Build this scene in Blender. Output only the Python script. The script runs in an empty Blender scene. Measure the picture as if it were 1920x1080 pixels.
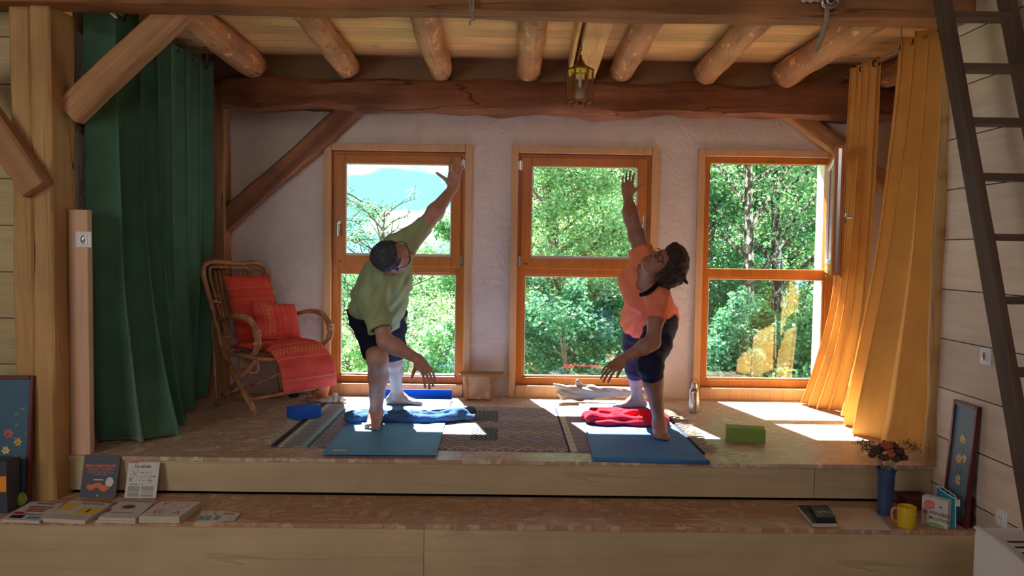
import bpy, bmesh, math, random
import numpy as np
from mathutils import Vector, Matrix, Quaternion
random.seed(7); np.random.seed(7)
SC = bpy.context.scene
COL = SC.collection
# ------------------------------------------------------------------ camera
F_PX = 1450.0
CAM = Vector((0.0, 0.0, 1.06))          # platform floor is z = 0
PITCH = math.atan(68.8 / F_PX); YAW = math.atan(14.0 / F_PX); ROLL = 0.0145
FWD = Vector((math.sin(YAW)*math.cos(PITCH), math.cos(YAW)*math.cos(PITCH), -math.sin(PITCH)))
R0 = Vector((math.cos(YAW), -math.sin(YAW), 0)); U0 = R0.cross(FWD)
RT = R0*math.cos(ROLL) + U0*math.sin(ROLL)
UP = -R0*math.sin(ROLL) + U0*math.cos(ROLL)
cam_d = bpy.data.cameras.new('camera'); cam = bpy.data.objects.new('camera', cam_d); COL.objects.link(cam)
cam_d.sensor_width = 36.0; cam_d.lens = F_PX/1920*36; cam_d.clip_start = 0.05; cam_d.clip_end = 4000
M = Matrix((RT, UP, -FWD)).transposed().to_4x4(); M.translation = CAM
cam.matrix_world = M
SC.camera = cam
# ------------------------------------------------------------------ colour management
SC.view_settings.view_transform = 'Standard'; SC.view_settings.look = 'None'
SC.view_settings.gamma = 1.0; SC.view_settings.exposure = 1.2; SC.view_settings.use_curve_mapping = False
SC.cycles.use_denoising = True
SC.cycles.max_bounces = 10; SC.cycles.diffuse_bounces = 6; SC.cycles.transparent_max_bounces = 16
SC.cycles.sample_clamp_indirect = 6.0
# ------------------------------------------------------------------ world: blue sky with clouds
W = bpy.data.worlds.new('sky'); SC.world = W; W.use_nodes = True
nt = W.node_tree; nt.nodes.clear()
def wn(t, **k):
    n = nt.nodes.new(t)
    for a, b in k.items(): setattr(n, a, b)
    return n
tc = wn('ShaderNodeTexCoord'); sep = wn('ShaderNodeSeparateXYZ'); nt.links.new(tc.outputs['Generated'], sep.inputs[0])
rmp = wn('ShaderNodeValToRGB'); nt.links.new(sep.outputs['Z'], rmp.inputs[0])
rmp.color_ramp.elements[0].position = 0.0; rmp.color_ramp.elements[0].color = (0.26, 0.60, 0.66, 1)
rmp.color_ramp.elements[1].position = 0.55; rmp.color_ramp.elements[1].color = (0.18, 0.42, 0.80, 1)
e = rmp.color_ramp.elements.new(0.14); e.color = (0.24, 0.55, 0.61, 1)
e = rmp.color_ramp.elements.new(0.30); e.color = (0.22, 0.48, 0.70, 1)
mp = wn('ShaderNodeMapping'); mp.inputs['Scale'].default_value = (3.2, 3.2, 16.0); nt.links.new(tc.outputs['Generated'], mp.inputs[0])
mp.inputs['Location'].default_value = (4.3, 0.4, 2.15)
ns = wn('ShaderNodeTexNoise'); ns.inputs['Scale'].default_value = 1.5; ns.inputs['Detail'].default_value = 6; nt.links.new(mp.outputs[0], ns.inputs['Vector'])
cr = wn('ShaderNodeValToRGB'); nt.links.new(ns.outputs['Fac'], cr.inputs[0])
cr.color_ramp.elements[0].position = 0.46; cr.color_ramp.elements[1].position = 0.58
mx = wn('ShaderNodeMixRGB'); nt.links.new(cr.outputs['Color'], mx.inputs[0]); nt.links.new(rmp.outputs['Color'], mx.inputs[1]); mx.inputs[2].default_value = (0.95, 0.95, 0.93, 1)
bg = wn('ShaderNodeBackground'); nt.links.new(mx.outputs[0], bg.inputs['Color']); bg.inputs['Strength'].default_value = 1.0
out = wn('ShaderNodeOutputWorld'); nt.links.new(bg.outputs[0], out.inputs[0])
# ------------------------------------------------------------------ sun and added fill lamps
SUN_D = Vector((0.22, -0.88, -1.0)).normalized()
sd = bpy.data.lights.new('sun', 'SUN'); sd.energy = 18.5; sd.angle = math.radians(0.5); sd.color = (1.0, 0.975, 0.95)
so = bpy.data.objects.new('sun', sd); COL.objects.link(so); so.rotation_euler = SUN_D.to_track_quat('-Z', 'Y').to_euler()
# fill lamps added beside and behind the camera to brighten the room
def area(name, loc, target, sx, sy, power, color):
    d = bpy.data.lights.new(name, 'AREA'); d.shape = 'RECTANGLE'; d.size = sx; d.size_y = sy; d.energy = power; d.color = color
    o = bpy.data.objects.new(name, d); COL.objects.link(o); o.location = loc
    o.rotation_euler = (Vector(target)-Vector(loc)).to_track_quat('-Z', 'Y').to_euler(); return o
area('left_fill_lamp', (-3.5, 0.3, 1.25), (1.2, 4.2, 0.9), 2.2, 1.6, 34, (1.0, 0.95, 0.88))
area('rear_fill_lamp', (0.4, -3.0, 3.02), (0.2, 5.0, 0.6), 2.6, 0.35, 17, (0.95, 0.95, 0.95))
# ------------------------------------------------------------------ unprojection helpers
def ray(px, py):
    return (FWD*F_PX + RT*(px-960.0) + UP*(540.0-py))
def P(px, py, Y):                # point on the plane Y = const
    d = ray(px, py); return CAM + d*(Y/d.y)
def PZ(px, py, z):
    d = ray(px, py); return CAM + d*((z-CAM.z)/d.z)
def PX(px, py, X):
    d = ray(px, py); return CAM + d*(X/d.x)
# ------------------------------------------------------------------ object helpers
ORG = {}
def tag(o, label=None, cat=None, group=None, kind=None):
    if label: o['label'] = label
    if cat: o['category'] = cat
    if group: o['group'] = group
    if kind: o['kind'] = kind
    return o
def thing(name, label, cat, loc, group=None):
    o = bpy.data.objects.new(name, None); o.empty_display_size = 0.05; COL.objects.link(o)
    o.location = loc; ORG[o.name] = Vector(loc); tag(o, label, cat, group); return o
def link(name, verts, faces, mat, parent=None, smooth=False, org=None, uvs=None):
    """verts in world space; origin at parent's origin or at the base centre"""
    V = np.array([tuple(v) for v in verts], dtype=float).reshape(-1, 3)
    if parent is not None: org = ORG[parent.name]
    elif org is None:
        org = Vector(((V[:,0].min()+V[:,0].max())/2, (V[:,1].min()+V[:,1].max())/2, V[:,2].min()))
    V = V - np.array(org)
    me = bpy.data.meshes.new(name); me.from_pydata(V.tolist(), [], [tuple(f) for f in faces]); me.update()
    if mat: me.materials.append(mat)
    o = bpy.data.objects.new(name, me); COL.objects.link(o)
    ORG[o.name] = Vector(org)
    if parent is not None: o.parent = parent
    else: o.location = org
    if smooth:
        me.polygons.foreach_set('use_smooth', [True]*len(me.polygons))
    return o
class MB:
    def __init__(s): s.v = []; s.f = []
    def add(s, verts, faces):
        n = len(s.v); s.v += [Vector(v) for v in verts]; s.f += [tuple(i+n for i in f) for f in faces]; return s
    def box(s, lo, hi, R=None, c=None, bev=0.0):
        x0,y0,z0 = lo; x1,y1,z1 = hi
        bm = bmesh.new()
        vs = [bm.verts.new(p) for p in ((x0,y0,z0),(x1,y0,z0),(x1,y1,z0),(x0,y1,z0),(x0,y0,z1),(x1,y0,z1),(x1,y1,z1),(x0,y1,z1))]
        for f in ((0,3,2,1),(4,5,6,7),(0,1,5,4),(1,2,6,5),(2,3,7,6),(3,0,4,7)): bm.faces.new([vs[i] for i in f])
        if bev > 0: bmesh.ops.bevel(bm, geom=bm.edges[:], offset=bev, segments=2, profile=0.5, affect='EDGES')
        bm.verts.index_update()
        vv = [v.co.copy() for v in bm.verts]
        if R is not None:
            c = Vector(c) if c is not None else Vector((0,0,0)); vv = [R @ v + c for v in vv]
        s.add(vv, [[v.index for v in f.verts] for f in bm.faces]); bm.free(); return s
    def tube(s, pts, rad, n=10, close=False, sq=(1,1), up=None):
        pts = [Vector(p) for p in pts]; m = len(pts)
        if not hasattr(rad, '__len__'): rad = [rad]*m
        if m < 2: return s
        T = []
        for i in range(m):
            a = pts[(i-1) % m] if (close or i > 0) else pts[i]
            b = pts[(i+1) % m] if (close or i < m-1) else pts[i]
            t = (b-a); T.append(t.normalized() if t.length > 1e-9 else Vector((0,0,1)))
        u = Vector(up) if up is not None else (Vector((0,0,1)) if abs(T[0].z) < 0.9 else Vector((1,0,0)))
        rings = []; base = len(s.v)
        nrm = (u - T[0]*u.dot(T[0])).normalized()
        vv = []; ff = []
        for i in range(m):
            nrm = (nrm - T[i]*nrm.dot(T[i])).normalized(); bn = T[i].cross(nrm)
            for k in range(n):
                a = 2*math.pi*k/n
                vv.append(pts[i] + nrm*(math.cos(a)*rad[i]*sq[0]) + bn*(math.sin(a)*rad[i]*sq[1]))
        for i in range(m if close else m-1):
            j = (i+1) % m
            for k in range(n):
                k2 = (k+1) % n
                ff.append((i*n+k, i*n+k2, j*n+k2, j*n+k))
        if not close:
            ff.append(tuple(range(n-1, -1, -1))); ff.append(tuple((m-1)*n+k for k in range(n)))
        return s.add(vv, ff)
    def lathe(s, prof, c, n=24, axis=(0,0,1), cap=True):
        c = Vector(c); q = Vector((0,0,1)).rotation_difference(Vector(axis).normalized())
        vv = []; ff = []; m = len(prof)
        for r, z in prof:
            for k in range(n):
                a = 2*math.pi*k/n; vv.append(c + q @ Vector((r*math.cos(a), r*math.sin(a), z)))
        for i in range(m-1):
            for k in range(n):
                k2 = (k+1) % n; ff.append((i*n+k, i*n+k2, (i+1)*n+k2, (i+1)*n+k))
        if cap:
            ff.append(tuple(range(n-1, -1, -1))); ff.append(tuple((m-1)*n+k for k in range(n)))
        return s.add(vv, ff)
    def quad(s, a, b, c, d): return s.add([a,b,c,d], [(0,1,2,3)])
    def build(s, name, mat, parent=None, smooth=False, **k): return link(name, s.v, s.f, mat, parent, smooth, **k)
def spline(pts, n=8):
    pts = [Vector(p) for p in pts]; o = []
    for i in range(len(pts)-1):
        p0 = pts[max(i-1,0)]; p1 = pts[i]; p2 = pts[i+1]; p3 = pts[min(i+2, len(pts)-1)]
        for k in range(n):
            t = k/n
            o.append(0.5*((2*p1)+(p2-p0)*t+(2*p0-5*p1+4*p2-p3)*t*t+(-p0+3*p1-3*p2+p3)*t**3))
    o.append(pts[-1]); return o
def smooth_angle(o, deg=35):
    me = o.data; me.polygons.foreach_set('use_smooth', [True]*len(me.polygons))
    try: me.set_sharp_from_angle(angle=math.radians(deg))
    except Exception: pass
    return o
def struct(o): o['kind'] = 'structure'; return o
FONT = None
def text(name, s, size, origin, xdir, ydir, mat, parent, depth=0.0004, align='CENTER', bold=0.0):
    cu = bpy.data.curves.new(name, 'FONT'); cu.body = s; cu.size = size; cu.align_x = align; cu.align_y = 'CENTER'
    cu.extrude = depth; cu.offset = bold; cu.resolution_u = 3
    tmp = bpy.data.objects.new(name, cu); COL.objects.link(tmp)
    bpy.context.view_layer.update()
    me = bpy.data.meshes.new_from_object(tmp.evaluated_get(bpy.context.evaluated_depsgraph_get()))
    bpy.data.objects.remove(tmp); bpy.data.curves.remove(cu)
    x = Vector(xdir).normalized(); y = Vector(ydir).normalized(); z = x.cross(y)
    Mx = Matrix((x, y, z)).transposed()
    vv = [Vector(origin) + Mx @ v.co for v in me.vertices]; ff = [tuple(p.vertices) for p in me.polygons]
    bpy.data.meshes.remove(me)
    return link(name, vv, ff, mat, parent)
# ------------------------------------------------------------------ implicit surfaces
def smin(a, b, k):
    if k <= 0: return np.minimum(a, b)
    h = np.maximum(k-np.abs(a-b), 0)/k
    return np.minimum(a, b) - h*h*k*0.25
class Field:
    def __init__(s, lo, hi, h):
        s.h = h; s.lo = np.array(lo, dtype=np.float32)
        s.n = [int(math.ceil((hi[i]-lo[i])/h))+1 for i in range(3)]
        s.F = np.full(s.n, 0.5, dtype=np.float32)
        s.ax = [s.lo[i] + h*np.arange(s.n[i], dtype=np.float32) for i in range(3)]
    def win(s, lo, hi):
        sl = []
        for i in range(3):
            a = max(0, int((lo[i]-s.lo[i])/s.h)-1); b = min(s.n[i], int((hi[i]-s.lo[i])/s.h)+2)
            if b <= a: return None
            sl.append(slice(a, b))
        X = s.ax[0][sl[0]][:,None,None]; Y = s.ax[1][sl[1]][None,:,None]; Z = s.ax[2][sl[2]][None,None,:]
        return tuple(sl), X, Y, Z
    def _apply(s, sl, d, k, op):
        if op == 'add': s.F[sl] = smin(s.F[sl], d, k)
        elif op == 'sub': s.F[sl] = -smin(-s.F[sl], d, k)
    def cap(s, a, b, ra, rb, k=0.02, op='add', infl=0.0, pad=None):
        a = np.array(a, dtype=np.float32); b = np.array(b, dtype=np.float32); ra += infl; rb += infl
        p = (pad if pad is not None else k*1.0+0.012); m = max(ra, rb)+p
        w = s.win(np.minimum(a,b)-m, np.maximum(a,b)+m)
        if w is None: return
        sl, X, Y, Z = w; ab = b-a; L2 = float((ab*ab).sum())+1e-12
        x = X-a[0]; y = Y-a[1]; z = Z-a[2]
        t = np.clip((x*ab[0]+y*ab[1]+z*ab[2])/L2, 0, 1)
        d = np.sqrt((x-t*ab[0])**2+(y-t*ab[1])**2+(z-t*ab[2])**2) - (ra+(rb-ra)*t)
        s._apply(sl, d, k, op)
    def ell(s, c, r, A=None, k=0.02, op='add', infl=0.0):
        """ellipsoid, A = three orthonormal axes"""
        c = np.array(c, dtype=np.float32); r = [q+infl for q in r]; m = max(r)+k+0.015
        w = s.win(c-m, c+m)
        if w is None: return
        sl, X, Y, Z = w
        A = A or ((1,0,0),(0,1,0),(0,0,1)); x = X-c[0]; y = Y-c[1]; z = Z-c[2]
        k0 = 0; k1 = 0
        for i in range(3):
            q = x*A[i][0]+y*A[i][1]+z*A[i][2]; k0 = k0+(q/r[i])**2; k1 = k1+(q/(r[i]*r[i]))**2
        k0 = np.sqrt(k0); k1 = np.sqrt(k1)+1e-9
        d = k0*(k0-1.0)/k1
        s._apply(sl, d, k, op)
    def ecap(s, a, b, wa, wb, da, db, side, k=0.03, op='add', infl=0.0):
        """capsule of elliptic section: half widths wa..wb along side, half depths da..db"""
        a = Vector(a); b = Vector(b); t = (b-a); L = t.length; t = t/L
        sd = Vector(side); sd = (sd-t*sd.dot(t)).normalized(); dp = t.cross(sd)
        wa += infl; wb += infl; da += infl; db += infl
        m = max(wa, wb, da, db)+k+0.02
        lo = np.minimum(np.array(a), np.array(b))-m; hi = np.maximum(np.array(a), np.array(b))+m
        w = s.win(lo, hi)
        if w is None: return
        sl, X, Y, Z = w; x = X-a.x; y = Y-a.y; z = Z-a.z
        h = x*t.x+y*t.y+z*t.z; u = x*sd.x+y*sd.y+z*sd.z; v = x*dp.x+y*dp.y+z*dp.z
        tt = np.clip(h/L, 0, 1); ov = h-tt*L
        rw = wa+(wb-wa)*tt; rd = da+(db-da)*tt; re = np.minimum(rw, rd)
        q = np.sqrt((u/rw)**2+(v/rd)**2+(ov/re)**2); g = np.sqrt((u/rw**2)**2+(v/rd**2)**2+(ov/re**2)**2)+1e-9
        d = q*(q-1)/g
        s._apply(sl, d, k, op)
    def plane_cut(s, p, n, lo=None, hi=None, rnd=0.0):
        """remove the side the normal points to, inside an optional box"""
        p = Vector(p); n = Vector(n).normalized()
        w = s.win(lo if lo is not None else s.lo, hi if hi is not None else [s.ax[i][-1] for i in range(3)])
        if w is None: return
        sl, X, Y, Z = w
        d = (X-p.x)*n.x+(Y-p.y)*n.y+(Z-p.z)*n.z
        s.F[sl] = -smin(-s.F[sl], -d, rnd)
    def warp(s, fn):
        s.F += fn(s.ax[0][:,None,None], s.ax[1][None,:,None], s.ax[2][None,None,:]).astype(np.float32)
    def mesh(s):
        F = s.F; n = F.shape; ins = F < 0
        cell = np.zeros((n[0]-1, n[1]-1, n[2]-1), dtype=np.uint8)
        for i in (0,1):
            for j in (0,1):
                for k in (0,1): cell += ins[i:n[0]-1+i, j:n[1]-1+j, k:n[2]-1+k]
        act = (cell > 0) & (cell < 8)
        idx = np.argwhere(act); N = len(idx)
        gid = np.full(act.shape, -1, dtype=np.int64); gid[act] = np.arange(N)
        acc = np.zeros((N,3)); cnt = np.zeros(N)
        I, J, K = idx[:,0], idx[:,1], idx[:,2]
        for ax in range(3):
            o = [0,1,2]; o.remove(ax)
            for a in (0,1):
                for b in (0,1):
                    p0 = idx.copy(); p0[:,o[0]] += a; p0[:,o[1]] += b
                    p1 = p0.copy(); p1[:,ax] += 1
                    f0 = F[p0[:,0],p0[:,1],p0[:,2]]; f1 = F[p1[:,0],p1[:,1],p1[:,2]]
                    m = (f0 < 0) != (f1 < 0)
                    t = np.where(m, f0/(f0-f1+1e-12), 0)
                    q = p0.astype(float); q[:,ax] += t
                    acc[m] += q[m]; cnt[m] += 1
        V = acc/np.maximum(cnt,1)[:,None]*s.h + s.lo
        faces = []
        for ax in range(3):
            o = [(ax+1)%3, (ax+2)%3]
            sl0 = [slice(None)]*3; sl1 = [slice(None)]*3; sl0[ax] = slice(0,-1); sl1[ax] = slice(1,None)
            a = ins[tuple(sl0)]; b = ins[tuple(sl1)]
            e = np.argwhere(a != b)
            ok = (e[:,o[0]] > 0) & (e[:,o[1]] > 0) & (e[:,o[0]] < n[o[0]]-1) & (e[:,o[1]] < n[o[1]]-1)
            e = e[ok]
            if not len(e): continue
            flip = a[e[:,0],e[:,1],e[:,2]]
            def g(d0, d1):
                q = e.copy(); q[:,o[0]] += d0; q[:,o[1]] += d1
                return gid[q[:,0],q[:,1],q[:,2]]
            q = np.stack([g(-1,-1), g(0,-1), g(0,0), g(-1,0)], 1)
            q[~flip] = q[~flip][:, ::-1]
            faces.append(q)
        return V, np.concatenate(faces)
def field_obj(name, fld, mat, parent=None, smooth_iter=2, org=None):
    V, Fc = fld.mesh()
    if parent is not None: org = ORG[parent.name]
    elif org is None: org = Vector(((V[:,0].min()+V[:,0].max())/2, (V[:,1].min()+V[:,1].max())/2, V[:,2].min()))
    # light Laplacian relax
    E = np.concatenate([Fc[:,[0,1]], Fc[:,[1,2]], Fc[:,[2,3]], Fc[:,[3,0]]]); E = np.concatenate([E, E[:, ::-1]])
    cnt = np.bincount(E[:,0], minlength=len(V))[:,None]
    for it in range(smooth_iter):
        S = np.stack([np.bincount(E[:,0], weights=V[E[:,1],i], minlength=len(V)) for i in range(3)], 1)
        V = V*0.5 + 0.5*S/np.maximum(cnt,1)
    V = V-np.array(org)
    me = bpy.data.meshes.new(name)
    me.vertices.add(len(V)); me.vertices.foreach_set('co', V.astype(np.float32).ravel())
    me.loops.add(len(Fc)*4); me.loops.foreach_set('vertex_index', Fc.astype(np.int32).ravel())
    me.polygons.add(len(Fc)); me.polygons.foreach_set('loop_start', np.arange(0, len(Fc)*4, 4, dtype=np.int32))
    me.update(calc_edges=True); me.validate()
    me.polygons.foreach_set('use_smooth', [True]*len(me.polygons))
    me.materials.append(mat)
    o = bpy.data.objects.new(name, me); COL.objects.link(o); ORG[o.name] = Vector(org)
    if parent is not None: o.parent = parent
    else: o.location = org
    return o
# ------------------------------------------------------------------ materials
def srgb(r, g, b):
    f = lambda c: (c/255/12.92) if c/255 <= 0.04045 else ((c/255+0.055)/1.055)**2.4
    return (f(r), f(g), f(b), 1)
class NT:
    def __init__(s, name):
        s.m = bpy.data.materials.new(name); s.m.use_nodes = True; s.t = s.m.node_tree; s.t.nodes.clear()
        s.out = s.n('ShaderNodeOutputMaterial')
    def n(s, t, **k):
        q = s.t.nodes.new(t)
        for a, b in k.items(): setattr(q, a, b)
        return q
    def l(s, a, b): s.t.links.new(a, b)
    def val(s, x, inp):
        if isinstance(x, (int, float)): inp.default_value = x
        elif isinstance(x, tuple): inp.default_value = x
        else: s.l(x, inp)
    def math(s, op, a, b=0.0, c=None):
        q = s.n('ShaderNodeMath', operation=op); s.val(a, q.inputs[0]); s.val(b, q.inputs[1])
        if c is not None: s.val(c, q.inputs[2])
        return q.outputs[0]
    def coord(s, out='Object'): return s.n('ShaderNodeTexCoord').outputs[out]
    def map(s, v, sc=(1,1,1), loc=(0,0,0), rot=(0,0,0)):
        q = s.n('ShaderNodeMapping'); q.inputs['Scale'].default_value = sc; q.inputs['Location'].default_value = loc; q.inputs['Rotation'].default_value = rot
        s.l(v, q.inputs[0]); return q.outputs[0]
    def noise(s, v, sc=5, det=3, rough=0.5, dist=0.0):
        q = s.n('ShaderNodeTexNoise'); s.l(v, q.inputs['Vector']); q.inputs['Scale'].default_value = sc; q.inputs['Detail'].default_value = det
        q.inputs['Roughness'].default_value = rough; q.inputs['Distortion'].default_value = dist; return q.outputs['Fac']
    def ramp(s, f, stops, interp='LINEAR'):
        q = s.n('ShaderNodeValToRGB'); s.val(f, q.inputs[0]); q.color_ramp.interpolation = interp
        el = q.color_ramp.elements
        while len(el) < len(stops): el.new(0.5)
        for e, (p, c) in zip(el, stops):
            e.position = p; e.color = c if len(c) == 4 else (*c, 1)
        return q.outputs['Color']
    def mix(s, f, a, b, mode='MIX'):
        q = s.n('ShaderNodeMixRGB', blend_type=mode); s.val(f, q.inputs[0]); s.val(a, q.inputs[1]); s.val(b, q.inputs[2]); return q.outputs[0]
    def xyz(s, v):
        q = s.n('ShaderNodeSeparateXYZ'); s.l(v, q.inputs[0]); return q.outputs
    def bump(s, h, st=0.3, dist=0.01, nrm=None):
        q = s.n('ShaderNodeBump'); s.l(h, q.inputs['Height']); q.inputs['Strength'].default_value = st; q.inputs['Distance'].default_value = dist
        if nrm: s.l(nrm, q.inputs['Normal'])
        return q.outputs[0]
    def bsdf(s, col, rough=0.6, nrm=None, spec=0.4, metal=0.0, **k):
        q = s.n('ShaderNodeBsdfPrincipled'); s.val(col, q.inputs['Base Color']); s.val(rough, q.inputs['Roughness'])
        q.inputs['Specular IOR Level'].default_value = spec; q.inputs['Metallic'].default_value = metal
        if nrm: s.l(nrm, q.inputs['Normal'])
        for a, b in k.items(): s.val(b, q.inputs[a.replace('_', ' ')])
        return q.outputs[0]
    def done(s, sh): s.l(sh, s.out.inputs[0]); return s.m
_mc = {}
def plain(name, col, rough=0.6, metal=0.0, spec=0.4, var=0.12, vs=18):
    if name in _mc: return _mc[name]
    n = NT(name); v = n.coord(); f = n.noise(v, vs, 3)
    d = tuple(c*(1-var) for c in col[:3])+(1,); b = tuple(min(1, c*(1+var)) for c in col[:3])+(1,)
    c = n.ramp(f, [(0.3, d), (0.7, b)])
    _mc[name] = n.done(n.bsdf(c, rough, spec=spec, metal=metal)); return _mc[name]
def wood(name, light, dark, axis=0, rough=0.6, grain=1.0, knots=0.5, plank=None, plank_ax=2, seam=0.012, tone=0.12, cracks=0.0, blotch=0.3, seam_dark=0.12, knot_sc=1.0, off=0.0, ends=None):
    n = NT(name); co = n.coord()
    sc = [14.0*grain]*3; sc[axis] = 0.9*grain
    vec = co
    if plank:
        x = n.xyz(co)[plank_ax]; q = n.math('DIVIDE', n.math('ADD', x, off), plank); fl = n.math('FLOOR', q); fr = n.math('FRACT', q)
        wnz = n.n('ShaderNodeTexWhiteNoise', noise_dimensions='1D'); n.l(fl, wnz.inputs['W'])
        cb = n.n('ShaderNodeCombineXYZ'); m7 = n.math('MULTIPLY', wnz.outputs['Value'], 37.0)
        for i in range(3): n.l(m7, cb.inputs[i])
        va = n.n('ShaderNodeVectorMath', operation='ADD'); n.l(co, va.inputs[0]); n.l(cb.outputs[0], va.inputs[1]); vec = va.outputs[0]
    v = n.map(vec, tuple(sc))
    f1 = n.noise(v, 1.3, 5, 0.62, 0.6)
    sc2 = [60.0*grain]*3; sc2[axis] = 2.0*grain
    f2 = n.noise(n.map(vec, tuple(sc2)), 1.0, 4, 0.6)
    wv = n.math('ADD', n.math('MULTIPLY', f1, 0.65), n.math('MULTIPLY', f2, 0.35))
    mid = tuple((light[i]*0.55+dark[i]*0.45) for i in range(3))+(1,)
    col = n.ramp(wv, [(0.22, dark), (0.5, mid), (0.74, light)])
    bl = n.noise(n.map(vec, (1.3,1.3,1.3)), 1.6, 3)
    blc = n.ramp(bl, [(0.3, (1-blotch,)*3), (0.7, (1.0+blotch*0.15,)*3)])
    col = n.mix(1.0, col, blc, 'MULTIPLY')
    hgt = f2
    if knots > 0:
        ks = [3.6*knot_sc]*3; ks[axis] = 1.4*knot_sc
        vo = n.n('ShaderNodeTexVoronoi'); nv = n.map(vec, tuple(ks)); n.l(nv, vo.inputs['Vector']); vo.inputs['Scale'].default_value = 1.0; vo.inputs['Randomness'].default_value = 1.0
        km = n.ramp(vo.outputs['Distance'], [(0.0, (1,1,1)), (0.05, (0.7,0.7,0.7)), (0.085, (0.15,)*3), (0.12, (0,0,0))])
        kk = n.math('MULTIPLY', km, knots)
        col = n.mix(kk, col, (dark[0]*0.35, dark[1]*0.28, dark[2]*0.22, 1))
    if cracks > 0:
        cs = [5.0]*3; cs[axis] = 0.35
        cn = n.noise(n.map(vec, tuple(cs), loc=(3.1,1.7,0.4)), 1.5, 2, 0.4, 0.25)
        cm = n.math('ABSOLUTE', n.math('SUBTRACT', cn, 0.5)); cm = n.ramp(cm, [(0.0, (1,)*3), (0.003, (1,)*3), (0.008, (0,)*3)])
        gate = n.ramp(n.noise(n.map(vec, (0.9,0.9,0.9)), 1.2, 1), [(0.45, (0,)*3), (0.55, (1,)*3)])
        cm = n.math('MULTIPLY', n.math('MULTIPLY', cm, gate), cracks)
        col = n.mix(cm, col, (0.02, 0.012, 0.008, 1)); hgt = n.math('SUBTRACT', hgt, n.math('MULTIPLY', cm, 4.0))
    if plank:
        tn = n.ramp(wnz.outputs['Value'], [(0, (1-tone,)*3), (1, (1+tone*0.4,)*3)]); col = n.mix(1.0, col, tn, 'MULTIPLY')
        sm = n.math('LESS_THAN', fr, seam); col = n.mix(sm, col, (seam_dark*dark[0], seam_dark*dark[1], seam_dark*dark[2], 1)); hgt = n.math('SUBTRACT', hgt, n.math('MULTIPLY', sm, 3.0))
    return n.done(n.bsdf(col, rough, n.bump(hgt, 0.35, 0.004), spec=0.3))
def wood_log(name, light, dark, *a, **k):
    m = wood(name, light, dark, *a, **k); t = m.node_tree; pr = [x for x in t.nodes if x.type == 'BSDF_PRINCIPLED'][0]; src = pr.inputs['Base Color'].links[0].from_socket
    tc = t.nodes.new('ShaderNodeTexCoord'); oi = t.nodes.new('ShaderNodeObjectInfo'); mp = t.nodes.new('ShaderNodeMapping'); mp.inputs['Scale'].default_value = (5.5, 12, 12)
    va = t.nodes.new('ShaderNodeVectorMath'); va.operation = 'ADD'; cb = t.nodes.new('ShaderNodeCombineXYZ'); mu = t.nodes.new('ShaderNodeMath'); mu.operation = 'MULTIPLY'; mu.inputs[1].default_value = 9.0
    t.links.new(oi.outputs['Random'], mu.inputs[0]); t.links.new(mu.outputs[0], cb.inputs[0]); t.links.new(tc.outputs['Object'], va.inputs[0]); t.links.new(cb.outputs[0], va.inputs[1]); t.links.new(va.outputs[0], mp.inputs[0])
    ns = t.nodes.new('ShaderNodeTexNoise'); ns.inputs['Scale'].default_value = 1.2; ns.inputs['Detail'].default_value = 5; ns.inputs['Roughness'].default_value = 0.65; t.links.new(mp.outputs[0], ns.inputs['Vector'])
    for lo, hi, col in ((0.60, 0.64, (*[min(1, c*1.35) for c in light[:3]], 1)), (0.40, 0.36, (*[c*0.55 for c in dark[:3]], 1))):
        mr = t.nodes.new('ShaderNodeMapRange'); mr.inputs['From Min'].default_value = lo; mr.inputs['From Max'].default_value = hi; mr.inputs['To Max'].default_value = 0.6; t.links.new(ns.outputs['Fac'], mr.inputs['Value'])
        mx = t.nodes.new('ShaderNodeMixRGB'); t.links.new(mr.outputs[0], mx.inputs[0]); t.links.new(src, mx.inputs[1]); mx.inputs[2].default_value = col; src = mx.outputs[0]
    t.links.new(src, pr.inputs['Base Color']); return m
PINE_L = srgb(236, 196, 140); PINE_D = srgb(196, 142, 88)
m_ceil = wood('ceiling_boards', srgb(245, 206, 146), srgb(214, 158, 98), 0, plank=0.165, plank_ax=1, knots=1.0, seam=0.018, tone=0.16, knot_sc=1.7)
m_plankwall = wood('wall_boards', srgb(240, 226, 210), srgb(208, 188, 168), 1, plank=0.247, plank_ax=2, seam=0.022, knots=0.6, tone=0.15, off=0.083, seam_dark=0.04, blotch=0.15)
m_plankwall_x = wood('wall_boards_facing', srgb(214, 196, 150), srgb(176, 154, 108), 0, plank=0.236, plank_ax=2, seam=0.02, knots=0.5, tone=0.12, off=0.0, seam_dark=0.04, blotch=0.15)
m_beam = wood('hewn_beam', srgb(186, 132, 84), srgb(124, 78, 44), 0, knots=0.9, cracks=0.5, blotch=0.45, rough=0.75)
m_beam_back = wood('hewn_dark_beam', srgb(176, 120, 88), srgb(108, 66, 48), 0, knots=0.6, cracks=0.7, blotch=0.5, rough=0.75)
m_log = wood_log('peeled_log', srgb(222, 170, 124), srgb(158, 100, 62), 0, knots=0.8, cracks=1.0, blotch=0.4, rough=0.7, grain=0.6)
m_sqbeam = wood('square_joist', srgb(238, 194, 132), srgb(204, 150, 92), 0, knots=0.5, cracks=1.0)
m_post = wood('post_timber', srgb(218, 176, 116), srgb(172, 128, 76), 0, knots=0.7, cracks=1.0, blotch=0.3)
m_brace = wood('brace_timber', srgb(204, 156, 108), srgb(154, 106, 66), 0, knots=0.6, cracks=0.8, blotch=0.3)
m_board = wood('pale_board', srgb(228, 190, 160), srgb(200, 160, 130), 2, knots=0.4, blotch=0.15)
m_riser = wood('riser_board', srgb(208, 188, 152), srgb(180, 158, 122), 0, knots=1.0, blotch=0.2, grain=0.55, cracks=0.25, knot_sc=1.0)
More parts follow.
